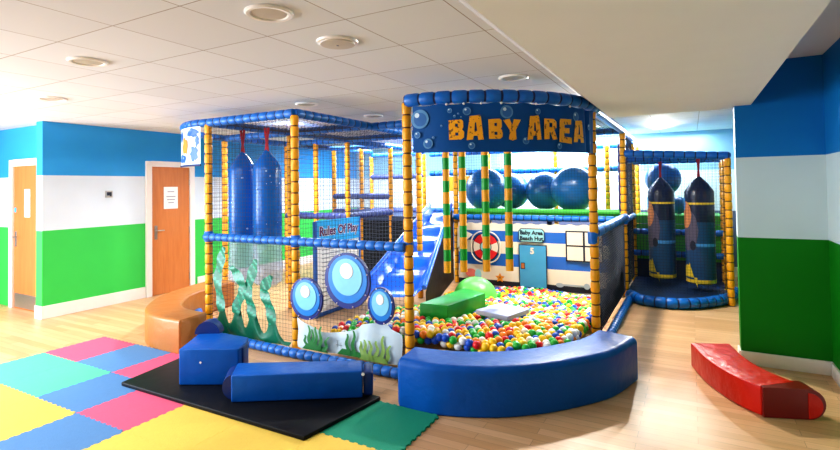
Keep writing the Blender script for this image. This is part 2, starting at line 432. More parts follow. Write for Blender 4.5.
# door in the left wall (faces +X)
def door(name, P, ax, w, h, fw, nrm, hand):
    """P = hinge-side/bottom start of leaf on wall face, ax = along wall, nrm = out of wall"""
    ax = Vector(ax); nr = Vector(nrm); P = Vector(P)
    root = bpy.data.objects.new(name, None); C.objects.link(root); root.location = P + ax * w / 2; root['kind'] = 'structure'
    rz = math.atan2(ax.y, ax.x)
    def bx(mb, a, z, da, dz, out, th_): c = P + ax * a + nr * out; mb.box((c.x, c.y, z), (da, th_, dz), rz=rz, bev=.003)
    m = MB(); bx(m, -fw / 2 - .004, (h + fw) / 2, fw, h + fw, .016, .05); bx(m, w + fw / 2 + .004, (h + fw) / 2, fw, h + fw, .016, .05); bx(m, w / 2, h + fw / 2 + .004, w, fw, .016, .05)
    m.build('door_frame', M['white'], root)
    m = MB(); bx(m, w / 2, h / 2 + .004, w, h, .006, .02); lf = m.build('door_leaf', M['door'], root)
    m = MB(); a = .07 if hand == 0 else w - .07; bx(m, a, 1.0, .045, .22, .02, .012)
    sgn = 1 if hand == 0 else -1
    q = P + ax * a + nr * .06 + Vector((0, 0, 1.03)); m.tube([P + ax * a + nr * .02 + Vector((0, 0, 1.03)), q], .009, 8)
    m.tube([q, q + ax * sgn * .12], .009, 8); m.build('door_handle', M['steel'], root)
    m = MB()
    for z in (.22, 1.0, 1.8): bx(m, (w + .002) if hand == 0 else -.002, z, .02, .1, .02, .016)
    m.build('hinge', M['steel'], root)
    return root, bx
d1, bx1 = door('door_1', (XL, 4.83, 0), (0, 1, 0), .67, 2.05, .09, (1, 0, 0), 0)
d2, bx2 = door('door_2', (-8.69, 3.5, 0), (1, 0, 0), .78, 2.05, .1, (0, -1, 0), 0)
m = MB(); bx2(m, .39, .12, .72, .2, .018, .006); m.build('kick_plate', M['steel'], d2)
nt_ = MB(); bx1(nt_, .33, 1.55, .25, .36, .0195, .003); no = nt_.build('notice', M['paper']); tag(no, 'white paper notice on the wooden door nearer the play frame', 'notice')
for z, w_ in ((1.65, .12), (1.57, .16), (1.52, .14), (1.47, .1)): m = MB(); bx1(m, .33, z, w_, .014, .0215, .001); m.build('text_line', M['ink'], no)
nt_ = MB(); bx2(nt_, .40, 1.52, .16, .4, .0195, .003); no = nt_.build('notice', M['paper']); tag(no, 'tall white paper notice on the far left door', 'notice')
for z, w_ in ((1.66, .1), (1.58, .11), (1.5, .11), (1.42, .09)): m = MB(); bx2(m, .40, z, w_, .014, .0215, .001); m.build('text_line', M['ink'], no)
m = MB(); bx2(m, .05, 1.42, .05, .07, .0195, .003); tag(m.build('door_sticker', M['signB']), 'small blue sticker on the far left door', 'sticker')
t = thing('wall_switch', 'small square steel plate with dark window on the striped left wall', 'switch', (XL, 4.18, 1.6))
m = MB(); m.box((XL + .008, 4.18, 1.63), (.016, .1, .1), bev=.004); m.build('plate', M['steel'], t)
m = MB(); m.box((XL + .018, 4.18, 1.635), (.004, .066, .05)); m.box((XL + .018, 4.2, 1.605), (.004, .02, .016)); m.build('rocker', M['line'], t)

# ceiling fittings
def downlight(x, y, label, on=False, z=2.62):
    t = thing('ceiling_light', label, 'ceiling light', (x, y, z - .03), 'round ceiling downlights')
    m = MB(); m.lathe((x, y, z), [(.128, -.001), (.128, -.008), (.118, -.016), (.100, -.014), (.092, -.004)], 32); m.build('trim_ring', M['white'], t, True)
    m = MB(); m.lathe((x, y, z), [(.096, -.0005), (.092, -.008), (.04, -.011), (.001, -.0115)], 32); m.build('lens', M['lampon' if on else 'lens'], t, True)
for x, y, l, on in ((-1.96, 1.92, 'large round recessed ceiling light at the top edge, nearest the camera', 0), (-3.81, 1.97, 'round ceiling light with deep rim above the foam tiles', 0),
                (-5.62, 2.57, 'round ceiling light furthest left, near the striped wall', 0), (-1.34, 4.17, 'round ceiling light just above the baby area canopy beside the bulkhead', 0),
                (-3.75, 4.23, 'round ceiling light above the front corner of the left play tower', 0), (-3.66, 5.42, 'round ceiling light behind the corner post of the left tower', 0),
                (-1.36, 8.45, 'lit ceiling light shining beside the right canopy post', 1), (-5.5, 6.0, 'lit ceiling light glowing through the roof net of the left tower', 1)):
    downlight(x, y, l, on)
t = thing('ceiling_speaker', 'round perforated ceiling speaker with a centre dot beside the nearest light', 'speaker', (-1.98, 2.53, 2.59))
m = MB(); m.lathe((-1.98, 2.53, 2.62), [(.135, -.001), (.13, -.012), (.115, -.016)], 32); m.build('rim', M['white'], t, True)
m = MB(); m.lathe((-1.98, 2.53, 2.62), [(.115, -.012), (.11, -.022), (.001, -.026)], 32); m.lathe((-1.98, 2.53, 2.62), [(.008, -.02), (.008, -.03), (.001, -.031)], 10, mi=1); m.build('grille', [M['lens'], M['ink']], t, True)
m = MB(); m.lathe((-3.55, 5.95, 2.62), [(.05, 0), (.05, -.03), (.03, -.045), (.001, -.046)], 18); tag(m.build('smoke_detector', M['white'], smooth=True), 'small white smoke detector on the ceiling behind the left tower', 'smoke detector')

# ------------------------------------------------------------------ padded play frames
GX = [-6.29, -4.95, -3.61, -2.26, -.88, .46]; GY = [3.88, 5.22, 6.55, 7.88, 9.21]
ZT, ZM, ZB, PR = 2.46, 1.12, .07, .044
def frame(name, label, loc): return thing(name, label, 'play frame', loc)
FA = frame('soft_play_frame', 'front play frame of yellow posts, blue rolls and nets around the ball pit', (-2.9, 5.9, 0))
FB = frame('rear_play_frame', 'rear climbing frame of thin yellow posts and blue rolls seen through the netting', (-4.2, 9.2, 0))
FC = frame('side_play_frame', 'right hand netted bay with blue rolls around two dark punch bags', (-.2, 8.2, 0))
def post(par, x, y, z1=2.44, r=PR, z0=0.0, pitch=.118):
    m = MB(); padded(m, [(x, y, z0), (x, y, z1)], r, pitch, 12); m.build('padded_post', [M['yellow'], M['tape']], par, True)
def rail(par, pts, r=.05, pitch=.125, name='padded_rail', mt='rail'):
    m = MB(); padded(m, pts, r, pitch, 12); m.build(name, [M[mt], M['railtie']], par, True)
def hline(x0, y0, x1, y1, z): return [(x0, y0, z), (x1, y1, z)]
def cuff(par, x, y, z, h=.12, r=.052):
    m = MB(); m.lathe((x, y, z), [(r * .9, -h / 2), (r, -h / 2 + .015), (r, h / 2 - .015), (r * .9, h / 2)], 14); m.build('joint_cuff', M['rail'], par, True)
for x, y in ((-4.95, 3.88), (-3.61, 3.88), (-2.25, 3.87), (-.87, 5.22), (-.88, 7.88), (-6.29, 5.22), (-4.95, 5.22), (-3.61, 6.55), (-3.61, 7.88), (-4.95, 6.55)):
    post(FA, x, y)
for x, y in ((-6.29, 6.55), (-5.62, 6.55), (-6.29, 7.88), (-5.62, 7.88), (-4.95, 7.88), (-6.29, 9.21), (-4.95, 9.21), (-3.61, 9.5), (-2.26, 9.5), (-.88, 9.21), (-.88, 10.1), (-1.3, 9.3)):
    post(FB, x, y, 2.36 if y > 9 else 2.44)
for x, y in ((.44, 7.88), (.44, 8.55), (.44, 9.21)): post(FC, x, y, 2.0)
for x, y in ((-4.95, 3.88), (-3.61, 3.88), (-2.26, 3.88), (-.88, 5.22), (-.88, 7.88)): cuff(FA, x, y, ZM + .01)
# top rolls
for p in ([(-4.95, 3.88), (-3.61, 3.88)], [(-3.61, 3.88), (-3.61, 6.55)], [(-4.95, 3.88), (-4.95, 5.22)], [(-6.29, 5.22), (-3.61, 5.22)], [(-4.95, 6.55), (-3.61, 6.55)], [(-4.95, 5.22), (-4.95, 6.55)],
          [(-3.61, 6.55), (-3.61, 7.88)], [(-3.61, 7.88), (-.88, 7.88)], [(-.88, 5.22), (-.88, 7.88)], [(-3.61, 5.3), (-.9, 5.3)]):
    rail(FA, hline(*p[0], *p[1], ZT))
LARC = smooth_path([(-4.95, 3.88, ZT), (-5.25, 3.88, ZT), (-5.6, 4.03, ZT), (-5.95, 4.36, ZT), (-6.2, 4.75, ZT), (-6.29, 5.22, ZT)], 6)
rail(FA, LARC)
CAN = arc(-2.24, 5.24, 1.40, -90, 4, 24, ZT - .01); rail(FA, CAN, .06, .145, 'canopy_rail')
# middle and base rolls
for p in ([(-4.95, 3.83), (-3.61, 3.83)], [(-3.61, 3.83), (-2.26, 3.83)]): rail(FA, hline(*p[0], *p[1], ZM + .01), .045, .105)
rail(FA, hline(-3.61, 7.8, -.88, 7.8, ZM + .02), .05); rail(FA, hline(-.86, 5.22, -.86, 7.88, ZM + .06), .055, .4)
for p in ([(-4.95, 3.76), (-3.61, 3.70)], [(-3.61, 3.70), (-2.14, 3.70)], [(-.8, 5.0), (-.8, 7.75)]): rail(FA, hline(*p[0], *p[1], .05), .047, .095)
rail(FA, arc(-4.95, 5.22, 1.2, 270, 182, 14, ZB), .065, .11)
# rear rolls
for y in (6.55, 7.88, 9.21):
    rail(FB, hline(-6.29, y, -4.95, y, ZT if y < 9 else 2.38))
    for z in ((1.2,) if y < 7 else (1.2, 1.5) if y < 9 else (1.15, 1.9)): rail(FB, hline(-6.29, y, -4.95, y, z), .06, mt='railB')
for z in (1.15, 1.95): rail(FB, hline(-4.95, 9.5, -.88, 9.5, z), .06)
rail(FB, hline(-6.29, 5.22, -6.29, 9.21, ZT)); rail(FB, hline(-4.95, 6.55, -4.95, 9.21, ZT - .02)); rail(FB, hline(-.88, 7.88, -.88, 9.21, ZT - .02))
rail(FB, hline(-4.95, 6.55, -4.95, 7.88, 1.2), .06, mt='railB'); rail(FB, hline(-.88, 7.95, -.88, 9.21, 1.12)); rail(FB, hline(-4.95, 9.5, -.88, 9.5, 2.36))
rail(FB, hline(-3.61, 7.88, -3.61, 9.5, 2.4))
# right bay rolls, bulging towards the room
def bulge(z, dy=.0): return smooth_path([(-.88 + .06, 7.72 + dy, z), (-.6, 7.42 + dy, z), (-.2, 7.38 + dy, z), (.14, 7.62 + dy, z), (.43, 8.05 + dy, z), (.53, 8.55, z)], 6)
rail(FC, bulge(.075), .075, .13)
TOPB = [(-.86, 7.88, 2.12), (.46, 7.88, 2.03)]
rail(FC, TOPB, .055, .13)
rail(FC, hline(.44, 7.88, .44, 9.21, 2.04)); rail(FC, hline(-.88, 9.21, .44, 9.21, 2.04)); rail(FC, hline(-.88, 8.5, .44, 8.5, 2.05))
for z in (.5, .86): rail(FC, hline(-.88, 9.15, .44, 9.15, z), .05)

# nets
def flat(x0, y0, x1, y1, z0, z1): return lambda u, v: Vector((x0 + (x1 - x0) * u, y0 + (y1 - y0) * u, z0 + (z1 - z0) * v))
def netp(par, x0, y0, x1, y1, z0, z1, cell=.042, w=.0015, m='net'):
    L = math.hypot(x1 - x0, y1 - y0); b = MB(); net(b, flat(x0, y0, x1, y1, z0, z1), round(L / cell), round((z1 - z0) / cell), w)
    b.build('net_panel', M[m], par)
netp(FA, -4.95, 3.86, -3.61, 3.86, .1, 1.1); netp(FA, -4.95, 3.86, -3.61, 3.86, 1.16, 2.43); netp(FA, -3.61, 3.86, -2.26, 3.86, .1, 1.1)
netp(FA, -4.95, 3.88, -4.95, 5.22, .1, 2.43, .05); netp(FA, -3.61, 3.88, -3.61, 6.55, 1.0, 2.43, .05)
netp(FA, -4.95, 5.22, -3.61, 5.22, .1, 2.43, .06); netp(FA, -4.95, 6.55, -3.61, 6.55, .1, 2.43, .06, m='netlight')
netp(FA, -3.61, 7.86, -.9, 7.86, 1.2, 2.43, .045); netp(FA, -.88, 5.24, -.88, 7.86, .1, 1.12, .03, .0024)
netp(FB, -6.29, 7.88, -4.95, 7.88, .1, 2.43, .06, m='netlight'); netp(FB, -4.95, 9.5, -.88, 9.5, 1.2, 2.34, .06, m='netlight'); netp(FB, -6.29, 5.22, -6.29, 9.21, .1, 2.43, .07)
netp(FB, -.88, 7.9, -.88, 9.21, .1, 2.4, .04, .0022); netp(FC, -.88, 9.2, .44, 9.2, .1, 2.04, .05)
b = MB()
bp_ = [Vector((-.84, 7.86, 0)), Vector((.43, 7.86, 0))]; at_, L_, _k = resample(bp_, .1)
net(b, lambda u, v: at_(u * L_) + Vector((0, 0, .12 + 1.92 * v)), round(L_ / .042), round(1.92 / .042), .0019, 1, 12); b.build('net_panel', M['net'], FC)
netp(FB, -6.29, 9.21, -4.95, 9.21, .1, 2.36, .06, m='netlight'); netp(FB, -4.95, 6.6, -4.95, 9.2, 1.15, 2.4, .06, m='netlight'); netp(FB, -5.62, 6.55, -5.62, 7.88, .1, 2.43, .06, m='netlight')
def roofnet(par, x0, y0, x1, y1, z, cell=.06):
    b = MB(); net(b, lambda u, v: Vector((x0 + (x1 - x0) * u, y0 + (y1 - y0) * v, z - .05 * math.sin(PI * u) * math.sin(PI * v))), round((x1 - x0) / cell), round((y1 - y0) / cell), .0022, 6, 6)
    b.build('roof_net', M['net'], par)
roofnet(FA, -4.95, 3.88, -3.61, 5.22, 2.45); roofnet(FA, -4.95, 5.22, -3.61, 6.55, 2.45); roofnet(FB, -6.29, 6.55, -4.95, 7.88, 2.45); roofnet(FA, -.95 - 2.6, 6.0, -.9, 7.88, 2.44)
b = MB(); at2, L2, _k = resample(LARC, .1)
net(b, lambda u, v: at2(u * L2) + Vector((0, 0, -.04 - 2.3 * v)), 36, 38, .0018, 1, 14); 
# dark printed side sheet between the right canopy post and the rear post
m = MB(); nu = 26
vs = []; fs = []
for i in range(nu + 1):
    for j in range(9):
        y = 5.35 + 2.3 * i / nu; z = .1 + (.26 + .2 * i / nu) * j / 8; vs.append((-.91 + .012 * math.sin(i * .9) * math.sin(j), y, z))
fs = [[i * 9 + j, (i + 1) * 9 + j, (i + 1) * 9 + j + 1, i * 9 + j + 1] for i in range(nu) for j in range(8)]
m.add(vs, fs, 0)
for k in range(26):
    y = random.uniform(5.5, 7.4); z = random.uniform(.16, .34); s = random.uniform(.012, .03); m.disc((-.895, y, z), s, (1, 0, 0), 1, 5, rx=s * 1.8)
m.build('printed_side_sheet', [M['navyV'], M['greyP']], FA, True)

# ------------------------------------------------------------------ signs on the frame
# curved BABY AREA banner hanging from the canopy roll
bc, br_ = Vector((-2.24, 5.24, 0)), 1.42
def ban(a, z, out=0.0):  # angle in degrees, height
    return Vector((bc.x + (br_ + out) * math.cos(R(a)), bc.y + (br_ + out) * math.sin(R(a)), z))
BT = thing('baby_area_banner', 'curved blue banner reading BABY AREA in orange letters under the canopy roll', 'banner', ban(-45, 1.97))
m = MB(); A0, A1, na, nz = -87, -6, 48, 6; vs = []; fs = []
for i in range(na + 1):
    for j in range(nz + 1):
        a = A0 + (A1 - A0) * i / na; v = j / nz
        zb = 1.975 - .012 * math.sin(PI * i / na); zt = 2.395 - (.012 * abs(math.sin(PI * i / 6)))
        fold = .02 * math.exp(-((a + 13) / 3) ** 2) * math.cos(a * 1.2)
        vs.append(ban(a, zb + (zt - zb) * v, .006 * math.sin(a * .25 + 2 * v) + fold - .006))
fs = [[i * (nz + 1) + j, (i + 1) * (nz + 1) + j, (i + 1) * (nz + 1) + j + 1, i * (nz + 1) + j + 1] for i in range(na) for j in range(nz)]
m.add(vs, fs); m.build('banner_sheet', M['bannerB'], BT, True)
GL = {'B': [[(.02, 0), (.8, .0), (.98, .1), (1, .38), (.86, .5), (.95, .62), (.93, .92), (.8, 1), (0, .97)], [(.42, .64), (.6, .64), (.6, .79), (.42, .79)], [(.42, .2), (.62, .2), (.62, .35), (.42, .35)]],
      'A': [[(0, 0), (.06, .34), (.2, .96), (.8, 1), (.86, .9), (1, .02), (.68, .0), (.64, .17), (.42, .17), (.37, .02)], [(.46, .36), (.62, .36), (.57, .7), (.5, .7)]],
      'Y': [[(0, .93), (.36, 1), (.5, .7), (.6, .98), (1, .96), (.7, .46), (.74, .04), (.5, -.03), (.3, .04), (.36, .46)]],
      'R': [[(0, 0), (.03, 1), (.75, 1), (.96, .86), (.95, .58), (.78, .47), (1, .03), (.64, -.02), (.46, .36), (.4, .36), (.4, .02)], [(.4, .6), (.62, .6), (.62, .8), (.4, .8)]],
      'E': [[(0, .03), (.06, .98), (.98, 1), (.95, .78), (.42, .74), (.42, .62), (.82, .62), (.8, .4), (.42, .4), (.42, .25), (1, .24), (.98, -.03)]]}
for ch, a0, a1, z0, z1 in (('B', -73.4, -68, 2.075, 2.25), ('A', -67.2, -61.3, 2.068, 2.285), ('B', -59.6, -54.6, 2.075, 2.25), ('Y', -54.4, -47.9, 2.065, 2.25),
                       ('A', -45.5, -39.8, 2.068, 2.285), ('R', -38.7, -32.7, 2.075, 2.26), ('E', -31.8, -25, 2.05, 2.27), ('A', -24, -17, 2.06, 2.27)):
    vs, fs = fill_mesh(GL[ch]); m = MB()
    m.add([ban(a0 + (a1 - a0) * v.x, z0 + (z1 - z0) * v.y, .007) for v in vs], fs); m.build('letter', M['letter'], BT)
m = MB()
for a, z, r in ((-84, 2.27, .085), (-85, 2.13, .03), (-81, 2.05, .045), (-73, 2.33, .022), (-67, 2.32, .036), (-65.5, 2.02, .03), (-53, 2.31, .058), (-46, 2.06, .032), (-41, 2.32, .028), (-31.5, 2.02, .028), (-22, 2.3, .045), (-71.3, 2.28, .012), (-70, 2.3, .009), (-69, 2.27, .008), (-79, 2.1, .012), (-76, 2.2, .01), (-12, 2.22, .03)):
    n = 20; deg = math.degrees(r / br_)
    def ring(rr, da, dz, o): return [ban(a + da * deg + rr * deg * math.cos(2 * PI * k / n), z + dz * r + rr * r * math.sin(2 * PI * k / n), o) for k in range(n)]
    m = MB(); m.add(ring(1, 0, 0, .003) + ring(.72, .05, -.05, .0032), [[k, (k + 1) % n, n + (k + 1) % n, n + k] for k in range(n)], 0); m.add(ring(.72, .05, -.05, .0032), [list(range(n))], 2); m.add(ring(.26, -.3, .4, .0045), [list(range(n))], 1)
    m.build('bubble_print', [M['bubble'], M['bubblehi'], M['bubblein']], BT)
m = MB()
for a in (-74, -68, -62, -55, -42, -26): m.sphere(ban(a, 2.385, .012), .011, sub=2)
m.build('eyelet', M['white'], BT, True)
# printed wrap sign on the left bay
ST = thing('printed_sign_panel', 'curved white and blue printed panel with orange shape hanging left of the first tower post', 'sign', (-5.3, 4.0, 1.97))
m = MB(); pth = [p for p in LARC if -5.56 < p.x < -5.0]; n = len(pth)
vs = [];
for p in pth:
    for z in (1.97, 2.42): vs.append((p.x, p.y - .045, z))
m.add(vs, [[2 * i, 2 * i + 2, 2 * i + 3, 2 * i + 1] for i in range(n - 1)]); m.build('sheet', M['sea'], ST, True)
ats, Ls, _k = resample(pth, .1)
def sg(u, z, o=.004): p = ats(u * Ls); return (p.x, p.y - .045 - o, z)
m = MB()
def blob(mb, u, z, ru, rz_, mi, o, n=14, ph=0, wob=.25):
    mb.add([sg(min(.98, max(.02, u + ru * (1 + wob * math.sin(3 * k + ph)) * math.cos(2 * PI * k / n))), z + rz_ * (1 + wob * math.cos(2 * k + ph)) * math.sin(2 * PI * k / n), o) for k in range(n)], [list(range(n))], mi)
for u, z, ru, rz_, mi, ph in ((.25, 2.35, .2, .05, 0, 0), (.75, 2.05, .2, .05, 0, 1), (.2, 2.1, .12, .09, 0, 2), (.85, 2.32, .12, .06, 0, 4), (.6, 2.2, .16, .1, 1, 1), (.1, 2.25, .06, .06, 0, 3)): blob(m, u, z, ru, rz_, mi, .004 + .001 * mi, ph=ph)
m.build('print', [M['hutblue'], M['orangeP']], ST)
m = MB(); m.tube([sg(i / 10, 1.965, 0) for i in range(11)], .012, 8); m.build('hem_bar', M['navyV'], ST, True)

# Rules Of Play board, standing behind the net
RB = thing('rules_board', 'white upright board headed Rules Of Play with a blue frame behind the front net', 'sign', (-4.28, 5.4, 0))
bx_, y0_, y1_ = -4.27, 4.96, 5.88
m = MB(); m.box((bx_, (y0_ + y1_) / 2, .62), (.03, y1_ - y0_, 1.16)); m.build('board', M['paper'], RB)
m = MB(); m.box((bx_ + .018, (y0_ + y1_) / 2, 1.1), (.012, y1_ - y0_ + .04, .3)); hd = m.build('header', M['signB'], RB)
vs, fs = text_mesh('Rules Of Play', .165, .004); m = MB(); m.add([(bx_ + .03, (y0_ + y1_) / 2 + v.x * .95, 1.05 + v.y) for v in vs], fs)
m.build('lettering', M['plum'], hd)
vs, fs = text_mesh('Rules Of Play', .165, .011); m = MB(); m.add([(bx_ + .0275, (y0_ + y1_) / 2 + v.x * .95, 1.05 + v.y) for v in vs], fs)
m.build('lettering_outline', M['paper'], hd)
m = MB()
for yy in (y0_ - .015, y1_ + .015): m.box((bx_, yy, .62), (.05, .04, 1.24), bev=.006)
m.box((bx_, (y0_ + y1_) / 2, .03), (.05, y1_ - y0_, .05), bev=.006); m.build('frame', M['hutblue'], RB)
m = MB()
for k in range(13): w_ = .7 - .18 * ((k * 7) % 3) / 2; m.box((bx_ + .0165, y0_ + .1 + w_ / 2, .86 - k * .055), (.002, w_, .012))
m.build('small_print', M['ink'], RB)

# ------------------------------------------------------------------ left tower: bags, seaweed, discs, sea print
def lathe_bag(root, c, r, zb, zs, za, main):
    m = MB(); prof = [(r * .55, zb), (r * .9, zb + .015), (r, zb + .06), (r * 1.01, (zb + zs) / 2), (r, zs - .03), (r * .97, zs), (r * .62, zs + (za - zs) * .45), (r * .25, zs + (za - zs) * .85), (r * .08, za)]
    m.lathe((c[0], c[1], 0), prof, 28); m.build('bag_body', main, root, True)
def straps(root, c, za, zt, spread):
    m = MB()
    for s in (-1, 1): m.tube([(c[0] - s * spread * .7, c[1], za - .03), (c[0] + s * spread * .2, c[1], (za + zt) / 2), (c[0] + s * spread, c[1], zt)], .016, 6)
    m.build('strap', M['strapR'], root, True)
for k, (x, y, lab) in enumerate(((-4.975, 4.38, 'glossy blue punch bag hanging on the left inside the left tower'), (-4.535, 4.36, 'glossy blue punch bag hanging on the right, beside the tower corner post'))):
    x += .03
    t = thing('punch_bag', lab, 'punch bag', (x, y, .95), 'blue punch bags in the left tower'); lathe_bag(t, (x, y), .168, 1.02, 1.94, 2.15, M['bag']); straps(t, (x, y), 2.13, 2.42, .03)
    m = MB()
    for q in range(16):
        a = random.uniform(-2.2, .4); z = random.uniform(1.15, 1.9); s = random.uniform(.004, .012)
        m.disc((x + .175 * math.cos(a), y + .175 * math.sin(a), z), s, (math.cos(a), math.sin(a), 0), 0, 6, rx=s * random.uniform(.4, 1.6))
    m.build('fleck_print', M['fleck'], t)
    m = MB(); m.lathe((x, y, 0), [(.1, .5), (.17, .56), (.18, .75), (.165, .95), (.172, 1.02)], 20); m.build('clear_sleeve', M['clear'], t, True)

SW = thing('seaweed_panel', 'dark green twisted seaweed strips rising from a green skirt on the tower net', 'decoration', (-4.25, 3.8, .05))
m = MB(); nx = 40; vs = []
for i in range(nx + 1):
    x = -4.86 + 1.22 * i / nx
    ph = (x + 4.86) / 1.22
    centers = (-4.66, -4.42, -4.17, -3.89)
    top = .2 + max(.26 * math.exp(-((x - c) / .075) ** 2) for c in centers) - .07 * ph
    if ph > .9: top *= 1 - (ph - .9) * 6
    for j in range(7): vs.append((x, 3.83 - .015 * math.sin(PI * j / 6) - .012 * math.sin(x * 17 + j * .7), .05 + (max(.09, top - .03) - .05) * j / 6))
m.add(vs, [[i * 7 + j, (i + 1) * 7 + j, (i + 1) * 7 + j + 1, i * 7 + j + 1] for i in range(nx) for j in range(6)]); m.build('skirt', M['seaweed'], SW, True)
for path in ([(-4.66, .3), (-4.68, .45), (-4.72, .65), (-4.68, .82), (-4.64, .95), (-4.61, 1.03)], [(-4.44, .3), (-4.40, .42), (-4.32, .55), (-4.34, .66), (-4.44, .76), (-4.5, .82)],
             [(-4.18, .28), (-4.19, .4), (-4.24, .55), (-4.2, .7), (-4.14, .84), (-4.12, .92)], [(-3.88, .25), (-3.91, .4), (-3.98, .53), (-4.0, .62), (-3.93, .7), (-3.89, .76)]):
    pts = smooth_path([(p[0], 3.815, p[1]) for p in path], 6); m = MB(); vs = []; n = len(pts)
    for i, p in enumerate(pts):
        w = .062 * min(1, (n - i) / 9 + .15); tw = i * .75
        t_ = (pts[min(i + 1, n - 1)] - pts[max(i - 1, 0)]).normalized(); a = Vector((t_.z, 0, -t_.x))
        for q in (-1, -.33, .33, 1): vs.append(p + a * q * w + Vector((0, -.009 * math.sin(tw + q * 1.6) - .004, 0)))
    fs = [[i * 4 + q, i * 4 + q + 1, (i + 1) * 4 + q + 1, (i + 1) * 4 + q] for i in range(n - 1) for q in range(3)]
    ms = [1 if (i + q) % 4 == 0 else 0 for i in range(n - 1) for q in range(3)]
    m.add(vs, fs, ms); m.build('strip', [M['seaweed'], M['seaweed2']], SW, True)

def bubble_disc(cx, cz, rx, rz_, lab, off=(.0, .0)):
    t = thing('bubble_disc', lab, 'disc', (cx, 3.8, cz - rz_), 'blue ringed bubble discs on the front net'); y = 3.79
    m = MB(); m.disc((cx, y, cz), rz_, (0, -1, 0), 0, 36, rx, th=.03); m.build('rim', M['d0'], t)
    m = MB()
    for k in range(8): a = 2 * PI * k / 8 + .3; m.sphere((cx + rx * .94 * math.cos(a), y - .006, cz + rz_ * .94 * math.sin(a)), .007, 0, 2)
    m.build('tie', M['d3'], t, True)
    for nm, s, mm, dz, d in (('outer_ring', .86, 'd1', .06, .006), ('inner_ring', .66, 'd2', .14, .012), ('centre_spot', .28, 'd3', .36, .018)):
        m = MB(); m.disc((cx + .04 * rx, y - d, cz + dz * rz_), rz_ * s, (0, -1, 0), 0, 32, rx * s, th=.006); m.build(nm, M[mm], t)
bubble_disc(-3.40, .57, .205, .21, 'medium ringed blue disc on the net, left beside the corner post')
bubble_disc(-2.89, .79, .265, .265, 'largest ringed blue disc on the net, in the middle of three')
bubble_disc(-2.51, .59, .14, .17, 'smallest ringed blue disc on the net, nearest the canopy post')

SP = thing('sea_print_sheet', 'pale blue sheet printed with green water weeds along the bottom of the front net', 'sheet', (-2.95, 3.8, .05))
def spy(x): return 3.835 - .02 * math.sin(x * 9) - .01 * math.sin(x * 23)
def sptop(x): 
    u = (x + 3.56) / 1.24; return .36 - .1 * math.sin(PI * min(1, u * 1.5)) * (1 if u < .67 else 0) + (.06 * math.sin(PI * (u - .6) / .4) if u > .6 else 0) - .02 * (u > .9)
m = MB(); vs = []; nx = 36
for i in range(nx + 1):
    x = -3.56 + 1.24 * i / nx
    for j in range(7): vs.append((x, spy(x) - .008 * math.sin(j * 1.3 + x * 14), .06 + (sptop(x) - .06) * j / 6))
m.add(vs, [[i * 7 + j, (i + 1) * 7 + j, (i + 1) * 7 + j + 1, i * 7 + j + 1] for i in range(nx) for j in range(6)]); m.build('sheet', M['sea'], SP, True)
for base, mm, xs in ((-3.3, 'grassA', (-.1, -.06, -.02, .02, .07, .12)), (-2.88, 'grassA', (-.03, .03)), (-2.6, 'grassB', (-.12, -.07, -.02, .03, .08, .13))):
    m = MB()
    for q, dx in enumerate(xs):
        h = random.uniform(.17, .24) * (1 if abs(dx) < .1 else .7); n = 8; vs = []
        for i in range(n + 1):
            z = .08 + h * i / n; x = base + dx * (1 + .3 * i / n) + .012 * math.sin(i * 1.1 + q); w = .026 * (1 - .6 * i / n)
            for s in (-1, 1): vs.append((x + s * w, spy(x) - .022, z))
        m.add(vs, [[2 * i, 2 * i + 1, 2 * i + 3, 2 * i + 2] for i in range(n)])
    m.add([(base - .16, spy(base) - .021, .07), (base + .17, spy(base) - .021, .07), (base + .12, spy(base) - .021, .12), (base - .1, spy(base) - .021, .13)], [[0, 1, 2, 3]])
    m.build('weed_print', M[mm], SP)

# ------------------------------------------------------------------ benches and blocks
m = MB(); o_ = smooth_path([(-2.0, 3.235, 0), (-1.67, 3.24, 0), (-1.33, 3.36, 0), (-1.07, 3.53, 0), (-.83, 3.77, 0), (-.57, 4.14, 0), (-.43, 4.6, 0)], 6); i_ = smooth_path([(-2.03, 3.58, 0), (-1.72, 3.62, 0), (-1.43, 3.74, 0), (-1.22, 3.9, 0), (-1.03, 4.12, 0), (-.86, 4.4, 0), (-.78, 4.7, 0)], 6); sweep_block(m, o_, i_, .365, bev=.05)
tag(m.build('curved_bench', M['blueV'], smooth=True), 'long curved royal blue padded bench in front of the ball pit', 'bench')
m = MB()
o_ = smooth_path([(-4.58, 3.24, 0), (-4.95, 3.24, 0), (-5.3, 3.33, 0), (-5.64, 3.58, 0), (-5.95, 3.98, 0), (-6.14, 4.5, 0), (-6.24, 5.0, 0)], 5)
i_ = smooth_path([(-4.62, 3.6, 0), (-4.95, 3.62, 0), (-5.18, 3.7, 0), (-5.40, 3.88, 0), (-5.62, 4.16, 0), (-5.76, 4.58, 0), (-5.84, 5.02, 0)], 5)
sweep_block(m, o_, i_, .35, bev=.03); tag(m.build('curved_bench', M['tanV'], smooth=True), 'tan leatherette curved bench wrapped around the left tower', 'bench')

